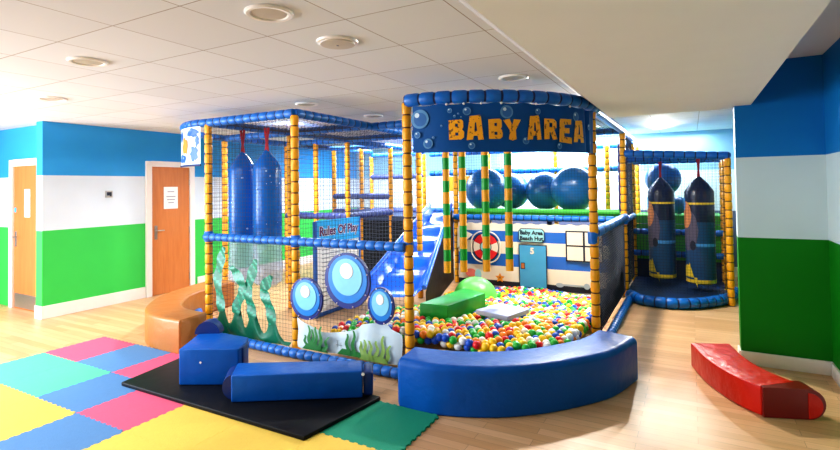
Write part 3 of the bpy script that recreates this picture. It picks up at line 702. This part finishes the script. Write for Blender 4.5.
# red curved block
RBk = thing('curved_foam_block', 'red curved foam block lying on the wood floor near the right wall', 'foam block', (.3, 4.75, 0))
o_ = smooth_path([(-.04, 5.16, 0), (.05, 4.83, 0), (.17, 4.56, 0), (.29, 4.38, 0), (.41, 4.27, 0)], 6); i_ = smooth_path([(.27, 5.29, 0), (.34, 4.98, 0), (.42, 4.76, 0), (.52, 4.60, 0), (.64, 4.47, 0)], 6)
m = MB(); sweep_block(m, o_, i_, .215, bev=.012); m.build('padded_body', M['redV'], RBk, True)
def half_nose(mb, A, B, out, r, z0, mi=0, mcap=1, n=14):
    """half cylinder along A-B bulging in direction out"""
    A = Vector(A); B = Vector(B); out = Vector(out); vs = []
    for P in (A, B):
        for k in range(n + 1): a = -PI / 2 + PI * k / n; vs.append(Vector((P.x, P.y, z0 + r)) + out * r * math.cos(a) + Vector((0, 0, r * math.sin(a))))
    N = n + 1
    mb.add(vs, [[k, k + 1, N + k + 1, N + k] for k in range(n)], mi); mb.add(vs[:N], [list(range(N))], mcap); mb.add(vs[N:], [list(range(N))[::-1]], mcap)
def stadium(L0_, L1_, r, n=14): return [(L0_, 0.0), (L1_, 0.0)] + [(L1_ + r * math.sin(PI * k / n), r - r * math.cos(PI * k / n)) for k in range(1, n)] + [(L1_, 2 * r), (L0_, 2 * r)]
def plate(mb, A, e, pts, back, th_, mi, mi_face):
    A = Vector(A); e = Vector(e).normalized(); bk = Vector(back).normalized(); n = len(pts)
    vs = [A + e * p + Vector((0, 0, q)) for p, q in pts]; vs2 = [v + bk * th_ for v in vs]
    mb.add(vs + vs2, [list(range(n)), [n + k for k in range(n)][::-1]] + [[k, n + k, n + (k + 1) % n, (k + 1) % n] for k in range(n)], [mi_face] * 1 + [mi] * (n + 1))
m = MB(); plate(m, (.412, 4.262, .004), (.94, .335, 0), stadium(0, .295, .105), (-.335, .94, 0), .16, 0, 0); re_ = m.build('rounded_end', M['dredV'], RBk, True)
m = MB(); plate(m, (.417, 4.258, .012), (.94, .335, 0), stadium(.285, .288, .088), (-.335, .94, 0), .006, 0, 0); m.build('end_disc', M['redV'], re_, True)

# blue foam blocks on the black mat
zt = .045
BA = thing('foam_block', 'tall blue foam block on the left end of the black mat', 'foam block', (-3.68, 2.9, zt))
m = MB(); m.prism([(-3.79, 2.67), (-3.34, 2.90), (-3.41, 3.04), (-3.52, 3.17), (-3.9, 3.16), (-4.02, 3.03)], zt, .345, bev=.012); m.build('padded_body', M['blueV'], BA, True)
m = MB(); half_nose(m, (-4.03, 3.06, 0), (-3.9, 3.15, 0), (0, 0, 0), .1, .25)
m = MB()
ca = Vector((-3.96, 3.09, .34)); ax = Vector((.86, .5, 0)); n = 14; vs = []
for dy in (-.02, .09):
    for k in range(n + 1): a = PI * k / n; vs.append(ca + ax * .115 * math.cos(a) + Vector((-.5 * dy, .86 * dy, .115 * math.sin(a) - .0)))
N = n + 1; m.add(vs, [[k, k + 1, N + k + 1, N + k] for k in range(n)] + [list(range(N)), [N + k for k in range(N)][::-1], [0, N, 2 * N - 1, N - 1]]); m.build('rounded_end', M['navyV'], BA, True)
m = MB(); m.disc((-3.62, 2.748, .235), .012, (.46, -.88, 0), 0, 4); m.build('zip_tag', M['white'], BA)
m = MB(); m.prism([(-3.40, 2.93), (-3.36, 2.97), (-3.43, 3.08), (-3.47, 3.05)], zt + .02, .33, bev=.01); m.build('end_lip', M['navyV'], BA, True)
BB = thing('foam_block', 'long low blue foam block lying across the front of the black mat', 'foam block', (-2.75, 3.0, zt))
m = MB(); m.prism([(-3.12, 2.635), (-2.27, 3.16), (-2.41, 3.37), (-3.30, 2.86)], zt, .25, bev=.012); m.build('padded_body', M['blueV'], BB, True)
m = MB(); half_nose(m, (-3.14, 2.68, 0), (-3.285, 2.845, 0), (-.8, -.5, 0), .095, zt + .003, 0, 0); m.build('rounded_end', M['navyV'], BB, True)
m = MB(); m.prism([(-2.275, 3.18), (-2.21, 3.22), (-2.33, 3.40), (-2.395, 3.36)], zt + .004, .235, bev=.02); m.build('end_lip', M['navyV'], BB, True)
m = MB(); m.disc((-2.262, 3.16, .228), .014, (.5, -.8, .3), 0, 6); m.build('zip_tag', M['white'], BB); m = MB(); m.disc((-2.205, 3.235, .17), .012, (.85, -.5, 0), 0, 3); m.build('warning_mark', M['white'], BB)

m = MB(); m.prism([(-4.3, 2.49), (-2.27, 2.5), (-2.16, 3.25), (-4.42, 3.24)], .014, .045, bev=.006)
tag(m.build('crash_mat', M['blackV'], smooth=True), 'thin black crash mat lying over the coloured foam tiles', 'mat')

# ------------------------------------------------------------------ interlocking foam tiles
X0, Y0, T, TX = -5.93, 2.034, .6, .612
def wave(n=9, amp=.011):
    pts = [(0, 0)]
    for k in range(n):
        a = (k + .25) / n; b_ = (k + .75) / n
        pts += [(a, 0), (a + .008, amp), (b_ - .008, amp), (b_, 0)]
    return pts
W_ = wave()
tiles = {(0, 1): ('tP', 'pink'), (1, 1): ('tB', 'blue'), (2, 1): ('tP', 'pink'), (6, 1): ('tG', 'green'), (0, 0): ('tT', 'turquoise'), (1, 0): ('tT', 'turquoise'), (2, 0): ('tB', 'blue'), (3, 0): ('tP', 'pink'),
         (4, 0): ('tY', 'yellow'), (5, 0): ('tY', 'yellow'), (6, 0): ('tY', 'yellow'), (1, -1): ('tY', 'yellow'), (2, -1): ('tY', 'yellow'), (3, -1): ('tB', 'blue'), (4, -1): ('tY', 'yellow'), (5, -1): ('tY', 'yellow')}
tl = {(0, 1): 'pink foam floor tile at the far corner of the tile area', (1, 1): 'blue foam floor tile between two pink ones along the far edge', (2, 1): 'pink foam floor tile partly covered by the left end of the black mat',
      (6, 1): 'dark green foam floor tile between the black mat and the blue bench', (0, 0): 'turquoise foam floor tile nearest the left door, at the outer edge', (1, 0): 'turquoise foam floor tile between its twin and two blue tiles',
      (2, 0): 'blue foam floor tile between turquoise, pink and yellow, touching the mat corner', (3, 0): 'pink foam floor tile along the front edge of the black mat', (4, 0): 'yellow foam floor tile right of the pink one in front of the mat',
      (5, 0): 'yellow foam floor tile in front of the long blue block', (6, 0): 'yellow foam floor tile against the near side of the green tile', (1, -1): 'yellow foam floor tile at the left edge of the photo below the turquoise ones',
      (2, -1): 'pale yellow foam floor tile below the blue tile, left of the nearer blue one', (3, -1): 'blue creased foam floor tile nearest the bottom left of the photo', (4, -1): 'yellow foam floor tile at the bottom edge, right of the nearer blue tile', (5, -1): 'yellow foam floor tile at the bottom edge below the mat front'}
for (i, j), (mk, cn) in tiles.items():
    x, y = X0 + i * TX, Y0 + j * T
    pts = [(x + s * TX, y + a) for s, a in W_] + [(x + TX + a, y + s * T) for s, a in W_] + [(x + s * TX, y + T + a) for s, a in reversed(W_)] + [(x + a, y + s * T) for s, a in reversed(W_)]
    q = []
    for p in [(x, y)] + pts:
        if not q or (abs(p[0] - q[-1][0]) + abs(p[1] - q[-1][1])) > 1e-6: q.append(p)
    if abs(q[0][0] - q[-1][0]) + abs(q[0][1] - q[-1][1]) < 1e-6: q.pop()
    cx, cy_ = x + TX / 2, y + T / 2
    q = [(cx + (p[0] - cx) * .997, cy_ + (p[1] - cy_) * .997) for p in q]
    m = MB(); m.prism(q, .0005, .0125); tag(m.build('foam_floor_tile', M[mk]), tl[(i, j)], 'floor tile', cn + ' foam floor tiles')

# ------------------------------------------------------------------ slide, deck, beach hut sheet
SL = thing('slide', 'glossy blue wavy plastic slide running down into the ball pit', 'slide', (-3.6, 6.4, .05))
ns, nw = 48, 12; L0, R0, L1, R1 = Vector((-4.08, 7.78, 1.22)), Vector((-3.66, 7.78, 1.22)), Vector((-3.72, 5.15, .27)), Vector((-2.98, 5.5, .27))
vs = []
for i in range(ns + 1):
    s = i / ns; zo = .035 * math.sin(s * 5.2 * 2 * PI) * (.3 + .7 * (1 - abs(2 * s - 1)))
    for k in range(nw + 1):
        w = k / nw; P = L0.lerp(L1, s).lerp(R0.lerp(R1, s), w)
        edge = max(0, abs(w - .5) * 2 - .74) / .26; lip = .13 * math.sin(min(1, edge) * PI / 2) + .07 * math.exp(-((w - .5) / .05) ** 2) * 0
        vs.append(P + Vector((0, 0, zo * (1 - edge) + lip)))
N = nw + 1
m = MB(); m.add(vs, [[i * N + k, i * N + k + 1, (i + 1) * N + k + 1, (i + 1) * N + k] for i in range(ns) for k in range(nw)]); bed = m.build('slide_bed', M['slide'], SL, True)
for side, (A, B) in (('l', (L0, L1)), ('r', (R0, R1))):
    m = MB(); m.tube([A.lerp(B, i / 12) + Vector((0, 0, .13)) for i in range(13)], .035, 10); m.build('side_rail', M['slide'], SL, True)
m = MB(); A = R0 + Vector((.02, 0, 0)); B = R1 + Vector((.02, 0, 0))
m.add([(A.x, A.y, .05), (B.x, B.y, .05), (B.x, B.y, B.z + .08), (A.x, A.y, A.z + .08)], [[0, 1, 2, 3]]); m.build('side_panel', M['blackV'], SL)

DK = thing('play_deck', 'raised green padded deck behind the ball pit carrying large blue balls', 'deck', (-2.24, 8.55, 0))
m = MB(); m.box((-2.24, 8.62, 1.18), (2.62, 1.4, .08), bev=.01); m.build('deck_pad', M['deckG'], DK)
m = MB(); m.tube([(-3.52, 7.93, 1.24), (-.95, 7.93, 1.24)], .045, 10); m.build('edge_roll', M['deckG'], DK, True)
m = MB()
for x in (-3.4, -2.24, -1.08): m.box((x, 8.9, .57), (.08, .08, 1.14), bev=.008)
m.build('support_leg', M['navyV'], DK)
RD = thing('slide_deck', 'dark raised deck with black front sheet at the top of the slide', 'deck', (-4.6, 8.5, 0))
m = MB(); m.box((-4.62, 8.5, 1.08), (1.9, 1.3, .1), bev=.01); m.build('deck_pad', M['matfloor'], RD)
m = MB(); m.box((-4.62, 7.86, .54), (1.9, .03, 1.0)); m.build('front_sheet', M['blackV'], RD)
for x, y, r, lab in ((-3.2, 8.3, .375, 'large blue exercise ball furthest left on the deck'), (-2.98, 9.02, .34, 'blue exercise ball half hidden behind the leftmost ball and a striped pole'),
                     (-2.3, 8.86, .34, 'blue exercise ball between the hidden one and the rightmost ball on the deck'), (-1.68, 8.3, .37, 'blue exercise ball furthest right on the deck, beside the canopy post')):
    m = MB(); m.sphere((x, y, 1.224 + r), r, sub=5); tag(m.build('exercise_ball', M['exball'], smooth=True), lab, 'exercise ball', 'blue exercise balls on the deck')

HY = 7.72
BH = thing('beach_hut_sheet', 'striped blue and cream beach hut sheet at the back of the ball pit', 'printed sheet', (-2.2, HY, .05))
bands = [(.03, .12, 0), (.12, .36, 1), (.36, .56, 2), (.56, .76, 1), (.76, .93, 2), (.93, 1.06, 1)]
def hy(x, z): return HY - .012 * math.sin(x * 7 + z * 4) * (1.1 - z) - .006 * math.sin(x * 19)
m = MB(); nx = 50
for z0, z1, mi in bands:
    vs = []
    for i in range(nx + 1):
        x = -3.5 + 2.56 * i / nx
        for j in range(4): z = z0 + (z1 - z0) * j / 3; z += (-.015 if (i // 2) % 2 and z > 1.05 else 0); vs.append((x, hy(x, z), z))
    m.add(vs, [[i * 4 + j, (i + 1) * 4 + j, (i + 1) * 4 + j + 1, i * 4 + j + 1] for i in range(nx) for j in range(3)], mi)
m.build('striped_sheet', [M['line'], M['cream'], M['hutblue']], BH, True)
def flatp(mb, pts, o, mi=0): mb.add([(x, HY - .024 - o, z) for x, z in pts], [list(range(len(pts)))], mi)
def rect(x0, z0, x1, z1): return [(x0, z0), (x1, z0), (x1, z1), (x0, z1)]
m = MB(); flatp(m, rect(-2.44, .06, -1.99, .73), .002, 1); flatp(m, rect(-2.425, .06, -2.005, .715), .004, 0); dr = m.build('door_print', [M['hutdoor'], M['line']], BH)
m = MB(); flatp(m, rect(-2.41, .34, -2.34, .44), .006, 1); flatp(m, rect(-2.40, .35, -2.35, .43), .008, 0); m.build('door_knob', [M['brownP'], M['line']], dr)
vs, fs = text_mesh('5', .13, .006); m = MB(); m.add([(-2.22 + v.x, HY - .034, .59 + v.y) for v in vs], fs); m.build('door_number', M['cream'], dr)
def octa(x0, z0, x1, z1, c): return [(x0 + c, z0), (x1 - c, z0), (x1, z0 + c), (x1, z1 - c), (x1 - c, z1), (x0 + c, z1), (x0, z1 - c), (x0, z0 + c)]
m = MB(); flatp(m, octa(-2.44, .765, -2.02, .985, .04), .002, 1); flatp(m, octa(-2.428, .777, -2.032, .973, .035), .004, 0); sgn = m.build('name_sign', [M['teal'], M['line']], BH)
for tx, z in (('Baby Area', .89), ('Beach Hut', .80)):
    vs, fs = text_mesh(tx, .088, .003); m = MB(); m.add([(-2.23 + v.x, HY - .034, z + v.y) for v in vs], fs); m.build('lettering', M['line'], sgn)
m = MB(); flatp(m, rect(-1.70, .50, -1.16, .965), .002, 1)
for a, b_ in ((-1.68, -1.445), (-1.415, -1.18)):
    for c, d in ((.52, .725), (.75, .945)): flatp(m, rect(a, c, b_, d), .004, 0)
m.build('window_print', [M['cream'], M['line']], BH)
# lifebuoy with rope
lx, lz, lr = -3.0, .66, .235
LB = MB(); n = 32
def ringq(mb, r0, r1, o, col, seg0=0, seg1=n):
    for k in range(seg0, seg1):
        a, a2 = 2 * PI * k / n, 2 * PI * (k + 1) / n
        flatp(mb, [(lx + r0 * math.cos(a), lz + r0 * math.sin(a)), (lx + r1 * math.cos(a), lz + r1 * math.sin(a)), (lx + r1 * math.cos(a2), lz + r1 * math.sin(a2)), (lx + r0 * math.cos(a2), lz + r0 * math.sin(a2))], o, col(k))
ringq(LB, .095, lr * .95, .004, lambda k: 0 if (k - 2) % 8 < 4 else 1)
flatp(LB, [(lx + .095 * math.cos(2 * PI * k / n), lz + .095 * math.sin(2 * PI * k / n)) for k in range(n)], .004, 2)
ringq(LB, .09, .103, .006, lambda k: 3); ringq(LB, lr * .93, lr * .985, .006, lambda k: 3)
lb = LB.build('lifebuoy_print', [M['redP'], M['cream'], M['teal'], M['line']], BH)
m = MB(); pts = []
for k in range(49):
    a = 2 * PI * k / 48; r = lr * (1.06 + .1 * abs(math.sin(2 * a))); pts.append(Vector((lx + r * math.cos(a), HY - .038, lz + r * math.sin(a))))
m.tube(pts, .012, 6); m.build('rope', M['cream'], lb, True)
m = MB(); flatp(m, [(-2.76 + (.085 if k % 2 == 0 else .04) * math.sin(2 * PI * k / 10), .17 + (.085 if k % 2 == 0 else .04) * math.cos(2 * PI * k / 10)) for k in range(10)], .006, 0); m.disc((-2.76, HY - .035, .175), .018, (0, -1, 0), 1, 10); m.build('starfish_print', [M['orangeP'], M['brownP']], BH)
m = MB(); flatp(m, [(-3.27 + .1 * math.cos(2 * PI * k / 16), .22 + .07 * math.sin(2 * PI * k / 16)) for k in range(16)], .006, 0); flatp(m, [(-3.14 + .06 * math.cos(2 * PI * k / 12), .2 + .085 * math.sin(2 * PI * k / 12)) for k in range(12)], .008, 1); m.build('shell_print', [M['pinkP'], M['teal']], BH)
m = MB(); flatp(m, rect(-1.75, .125, -1.42, .15), .006); flatp(m, [(-1.8 + .06 * math.cos(2 * PI * k / 12), .13 + .035 * math.sin(2 * PI * k / 12)) for k in range(12)], .007); flatp(m, [(-1.4 + .045 * math.cos(2 * PI * k / 12), .14 + .045 * math.sin(2 * PI * k / 12)) for k in range(12)], .007); m.build('spade_print', M['greyP'], BH)
m = MB(); m.add([(-3.5, HY - .03, .98), (-3.22, HY - .035, .86), (-3.5, HY - .06, .62)], [[0, 1, 2]]); m.build('loose_corner', M['cream'], BH)

# striped hanging poles
for k, (x, lab) in enumerate(((-2.53, 'green and yellow striped hanging pole nearest the slide, leftmost of four'), (-2.32, 'green and yellow striped hanging pole second from the slide'),
                              (-2.04, 'green and yellow striped hanging pole in front of the lifebuoy'), (-1.77, 'green and yellow striped hanging pole furthest right of four'))):
    y = 5.25; zb = .66 + .025 * k; zt_ = 2.41; n = 13; m = MB(); prof = []; ms = []
    for i in range(n):
        z0 = zb + (zt_ - zb) * i / n; z1 = zb + (zt_ - zb) * (i + 1) / n
        prof += [(.041, z0), (.042, z1 - .0005)]; ms += [1 if i % 2 else 0, 1 if i % 2 else 0]
    m.lathe((x, y, 0), prof, 16, mats=ms[:len(prof) - 1]); tag(m.build('striped_pole', [M['yellow'], M['greenV']], smooth=True), lab, 'hanging pole', 'striped poles hanging over the ball pit')

# ------------------------------------------------------------------ ball pit
def inpit(x, y, mrg=0):
    if x < -3.3 + mrg or x > -.97 - mrg or y < 3.98 + mrg or y > 7.62 - mrg: return False
    if x > -2.26 and y < 5.24 and math.hypot(x + 2.26, y - 5.24) > 1.55 - mrg: return False
    if y > 5.1: # keep clear of the slide on the left
        xs = -2.9 + (-3.62 + 2.9) * (y - 5.5) / 2.28
        if x < (xs + .05 if y > 5.5 else -2.95): return False
    return True
def zsurf(x, y): return .30 - .27 * max(0, min(1, (y - 4.6) / 3.0)) ** 1.1 - .1 * max(0, min(1, (-2.6 - x) / .7)) + .03 * math.sin(x * 4 + 1) * math.sin(y * 3)
br2 = .037; P = []
rows = 0; y = 3.9
while y < 7.7:
    x = -3.4 + (br2 if rows % 2 else 0)
    while x < -.9:
        px_, py_ = x + random.uniform(-.009, .009), y + random.uniform(-.009, .009)
        if inpit(px_, py_): P.append((px_, py_, zsurf(px_, py_) + random.uniform(-.014, .014)))
        x += 2 * br2 * 1.02
    y += br2 * 1.77; rows += 1
GB = [(-2.56, 4.64), (-2.2, 4.60), (-2.0, 5.05), (-2.1, 5.4), (-2.5, 5.62)]
def near_obj(x, y):
    if -2.66 < x < -2.02 and 4.52 < y < 5.62 and (x - -2.62) > -.05: return (x + 2.4) * .0 == 0 and in_poly(x, y, GBP)
    return in_poly(x, y, PADP) or math.hypot(x + 2.62, y - 6.35) < .36
def in_poly(x, y, poly):
    c = False; n = len(poly)
    for i in range(n):
        (x1_, y1_), (x2_, y2_) = poly[i], poly[(i + 1) % n]
        if (y1_ > y) != (y2_ > y) and x < (x2_ - x1_) * (y - y1_) / (y2_ - y1_) + x1_: c = not c
    return c
def grow(poly, d):
    cx = sum(p[0] for p in poly) / len(poly); cy2 = sum(p[1] for p in poly) / len(poly)
    return [(cx + (p[0] - cx) * (1 + d / math.hypot(p[0] - cx, p[1] - cy2)), cy2 + (p[1] - cy2) * (1 + d / math.hypot(p[0] - cx, p[1] - cy2))) for p in poly]
GBlk = [(-2.57, 4.63), (-2.25, 4.66), (-2.12, 5.40), (-2.46, 5.56)]; PAD = [(-2.03, 4.88), (-1.64, 4.76), (-1.53, 5.16), (-1.9, 5.28)]
GBP = grow(GBlk, .05); PADP = grow(PAD, .05)
top = [p for p in P if not near_obj(p[0], p[1])]
under = [(p[0] + br2, p[1] + .02, p[2] - .055) for p in P if inpit(p[0] + br2, p[1] + .02) and not in_poly(p[0], p[1], GBP)]
camp = Vector((0, 0, 1.675)); top.sort(key=lambda p: (Vector(p) - camp).length)
names = ['red', 'yellow', 'green', 'blue', 'white', 'orange']; wts = [.13, .28, .22, .13, .15, .09]
bmeshes = []
for k in range(6):
    bm = bmesh.new(); bmesh.ops.create_icosphere(bm, subdivisions=3, radius=br2); me = bpy.data.meshes.new('pit_ball'); bm.to_mesh(me); bm.free()
    me.materials.append(M['ball'][k]); me.polygons.foreach_set('use_smooth', [True] * len(me.polygons)); bmeshes.append(me)
protos = {}
cnt = 0; rest = []
for p in top:
    if cnt < 300 and (Vector(p) - camp).length > 4.15:
        k = random.choices(range(6), wts)[0]
        if k not in protos: o = protos[k] = bpy.data.objects.new('pit_ball', bmeshes[k])
        else: o = protos[k].copy()
        C.objects.link(o); o.location = p
        tag(o, f'small {names[k]} plastic ball in the front part of the ball pit', 'ball', f'{names[k]} balls in the front of the ball pit'); cnt += 1
    else: rest.append(p)
bm = bmesh.new(); bmesh.ops.create_icosphere(bm, subdivisions=2, radius=br2); bm.verts.index_update()
tv = [v.co.copy() for v in bm.verts]; tf = [[v.index for v in f_.verts] for f_ in bm.faces]; bm.free()
m = MB()
for p in rest + under: m.add([Vector(p) + v for v in tv], tf, random.choices(range(6), wts)[0])
o = m.build('pit_balls_mass', M['ball'], smooth=True); o.data.set_sharp_from_angle(angle=PI); tag(o, 'mass of mixed coloured plastic balls filling the rear and depth of the ball pit', 'balls'); o['kind'] = 'stuff'

m = MB(); m.prism(GBlk, .2, .43, bev=.012); tag(m.build('foam_block', M['greenV'], smooth=True), 'green rectangular foam block half sunk in the ball pit', 'foam block')
m = MB(); m.prism(PAD, .315, .365, bev=.008); tag(m.build('foam_pad', M['padV'], smooth=True), 'flat lavender grey square pad lying on the pit balls', 'pad')
m = MB(); m.sphere((-2.64, 6.35, .14), .30, sub=4, sc=(1, 1, .92)); tag(m.build('exercise_ball', M['dome'], smooth=True), 'light green ball half buried at the back of the ball pit', 'ball')

# ------------------------------------------------------------------ right bay contents
m = MB(); 
q = [(p.x, p.y) for p in bulge(.1)]; m.prism(q + [(.44, 9.2), (-.86, 9.2), (-.86, 7.9)], .002, .09); tag(m.build('floor_pad', M['matfloor']), 'dark blue padded floor of the right netted bay', 'mat')
def cyl(c, r, a, z, o=.004): return Vector((c[0] + (r + o) * math.cos(a), c[1] + (r + o) * math.sin(a), z))
for (x, y, r, lab) in ((-.42, 8.62, .19, 'dark navy punch bag on the left of the right netted bay'), (.1, 8.36, .195, 'dark navy punch bag on the right of the right bay, nearest the wall')):
    t = thing('punch_bag', lab, 'punch bag', (x, y, .2), 'dark punch bags in the right bay')
    m = MB(); N = 32
    prof = [(r * .8, .2), (r, .22), (r, .27), (r, .745), (r, .79), (r, 1.1), (r, 1.35), (r, 1.38), (r, 1.54), (r * .6, 1.66), (r * .12, 1.76)]
    m.lathe((x, y, 0), prof, N, mats=[1, 1, 2, 3, 2, 0, 1, 0, 0, 0]); m.build('bag_body', [M['bagK'], M['yelP'], M['bagB'], M['cyanP']], t, True)
    toc = math.atan2(-y, -x); a0 = toc - .35
    m = MB(); n = 20
    def patch(ac, zc, da, dz, mi, o, pts=None):
        # fan of thin strips so the patch follows the curved bag
        K = 12
        for i in range(K):
            u0 = -1 + 2 * i / K; u1 = -1 + 2 * (i + 1) / K; h0 = math.sqrt(max(0, 1 - u0 * u0)); h1 = math.sqrt(max(0, 1 - u1 * u1))
            m.add([cyl((x, y), r, ac + u0 * da, zc - dz * h0, o), cyl((x, y), r, ac + u1 * da, zc - dz * h1, o), cyl((x, y), r, ac + u1 * da, zc + dz * h1, o), cyl((x, y), r, ac + u0 * da, zc + dz * h0, o)], [[0, 1, 2, 3]], mi)
    patch(a0 - .55, .98, .8, .3, 1, .003); patch(a0 - .75, 1.2, .55, .2, 0, .005); patch(a0 - 1.0, 1.36, .3, .1, 2, .006)
    patch(a0 - .15, .76, .22, .07, 3, .007)
    K = 10
    for i in range(K): 
        u0, u1 = i / K, (i + 1) / K; aa = lambda u: a0 - 1.0 + 1.1 * u; hh = lambda u: .56 - .3 * abs(2 * ((u * 1.0) % 1) - 1) * (1 if u > .3 else .4) - .1 * u
        m.add([cyl((x, y), r, aa(u0), .3, .006), cyl((x, y), r, aa(u1), .3, .006), cyl((x, y), r, aa(u1), hh(u1), .006), cyl((x, y), r, aa(u0), hh(u0), .006)], [[0, 1, 2, 3]], 4)
    m.build('patch_print', [M['peach'], M['mauve'], M['cyanP'], M['line'], M['yelP']], t)
    straps(t, (x, y), 1.75, 2.04, .012)
SD = thing('play_deck', 'green padded deck at the back of the right bay behind the dark bags', 'deck', (-.22, 9.7, 0))
m = MB(); m.box((-.22, 9.72, 1.06), (1.28, .9, .14), bev=.01); m.build('deck_pad', M['deckG'], SD)
m = MB(); m.box((-.22, 9.3, .68), (1.28, .05, .6), bev=.008); m.build('front_pad', M['deckG'], SD)
m = MB(); m.box((-.22, 9.33, .2), (1.28, .05, .36), bev=.008); m.build('lower_pad', M['matfloor'], SD)
m = MB(); m.sphere((-.2, 9.62, 1.134 + .15), .15, sub=4); tag(m.build('exercise_ball', M['exball'], smooth=True), 'small blue ball seen between the two dark punch bags', 'exercise ball')
t = thing('hanging_ball', 'blue hanging ball behind the left dark punch bag', 'hanging ball', (-.42, 9.42, 1.45)); m = MB(); m.sphere((-.42, 9.42, 1.74), .285, sub=4); m.build('ball', M['exball'], t, True)
m = MB(); m.tube([(-.42, 9.42, 2.01), (-.42, 9.3, 2.06), (-.42, 9.21, 2.05)], .012, 6); m.build('strap', M['navyV'], t)
for k, yy in enumerate((8.3, 8.72)):
    m = MB(); padded(m, [(-.95, yy, .1), (-.95, yy, 2.3)], .055, .16, 12); tag(m.build('mangle_roller', [M['purple'], M['line']], smooth=True), ('purple mottled upright roller just behind the tall rear post of the pit', 'purple mottled upright roller behind the first, nearer the dark bags')[k], 'roller', 'purple upright rollers')
m = MB(); m.box((-4.1, 9.26, 1.72), (.62, .06, .3), bev=.01); tag(m.build('window_panel', M['yellow']), 'yellow padded panel high in the rear frame left of the canopy post', 'panel')

# ------------------------------------------------------------------ lights
def area(name, loc, tgt, sx, sy, power, col=(1, 1, 1), spread=180):
    l = bpy.data.lights.new(name, 'AREA'); l.shape = 'RECTANGLE'; l.size = sx; l.size_y = sy; l.energy = power; l.color = col; l.spread = R(spread)
    o = bpy.data.objects.new(name, l); C.objects.link(o); o.location = loc
    o.rotation_euler = (Vector(tgt) - Vector(loc)).to_track_quat('-Z', 'Y').to_euler(); return o
area('window_light_left', (-8.7, -.5, 1.35), (-4.0, .9, 1.3), 3.4, 2.3, 500, (.86, .95, 1.08))
area('window_light_front', (-6.4, -2.4, 1.5), (-7.0, 4.0, 1.3), 2.6, 2.0, 130, (.9, .96, 1.05))
area('front_ceiling_fill', (-4.6, 1.9, 2.57), (-4.9, 2.2, 0), 3.0, 1.6, 70, (.9, .97, 1.06))  # added broad fill for wall and tiles, the downlights here are off
area('rear_deck_fill', (-2.2, 9.6, 2.56), (-2.2, 9.9, 0), 2.4, 1.0, 260, (.86, .95, 1.08))  # added fill to brighten the back wall and deck, not a fitting
area('rear_left_fill', (-5.6, 8.6, 2.56), (-5.6, 8.8, 0), 2.0, 1.8, 240, (.86, .95, 1.08))  # added fill that lifts the rear left bays
area('tower_light', (-5.3, 5.6, 2.58), (-4.9, 5.0, 0), .4, .4, 110, (.95, .98, 1))
area('right_bay_fill', (-.2, 9.9, 2.56), (-.2, 9.9, 0), 1.0, .7, 25, (.86, .95, 1.06))  # added weak fill above the right bay, no lamp known here
area('pit_fill', (-2.4, 6.4, 2.58), (-2.4, 6.0, 0), 1.6, 1.0, 75, (.92, .97, 1.03))  # added broad fill over the ball pit
area('pit_lamp', (-1.35, 6.7, 2.58), (-1.2, 5.4, 0), .14, .14, 130, (1, .97, .9))
s = bpy.data.lights.new('sun_shaft', 'SPOT'); s.energy = 620; s.spot_size = R(75); s.spot_blend = .5; s.shadow_soft_size = .05; s.color = (1, .93, .82)
o = bpy.data.objects.new('sun_shaft', s); C.objects.link(o); o.location = (-.5, 10.15, 2.5); o.rotation_euler = (Vector((.0, 5.0, 0)) - o.location).to_track_quat('-Z', 'Y').to_euler()
w = bpy.data.worlds.new('world'); bpy.context.scene.world = w; w.use_nodes = True
bg = w.node_tree.nodes['Background']; bg.inputs[0].default_value = (.86, .94, 1.05, 1); bg.inputs[1].default_value = .3

sc = bpy.context.scene
sc.view_settings.view_transform = 'Standard'; sc.view_settings.look = 'Medium High Contrast'; sc.view_settings.exposure = -0.1
sc.cycles.use_denoising = True; sc.cycles.max_bounces = 8
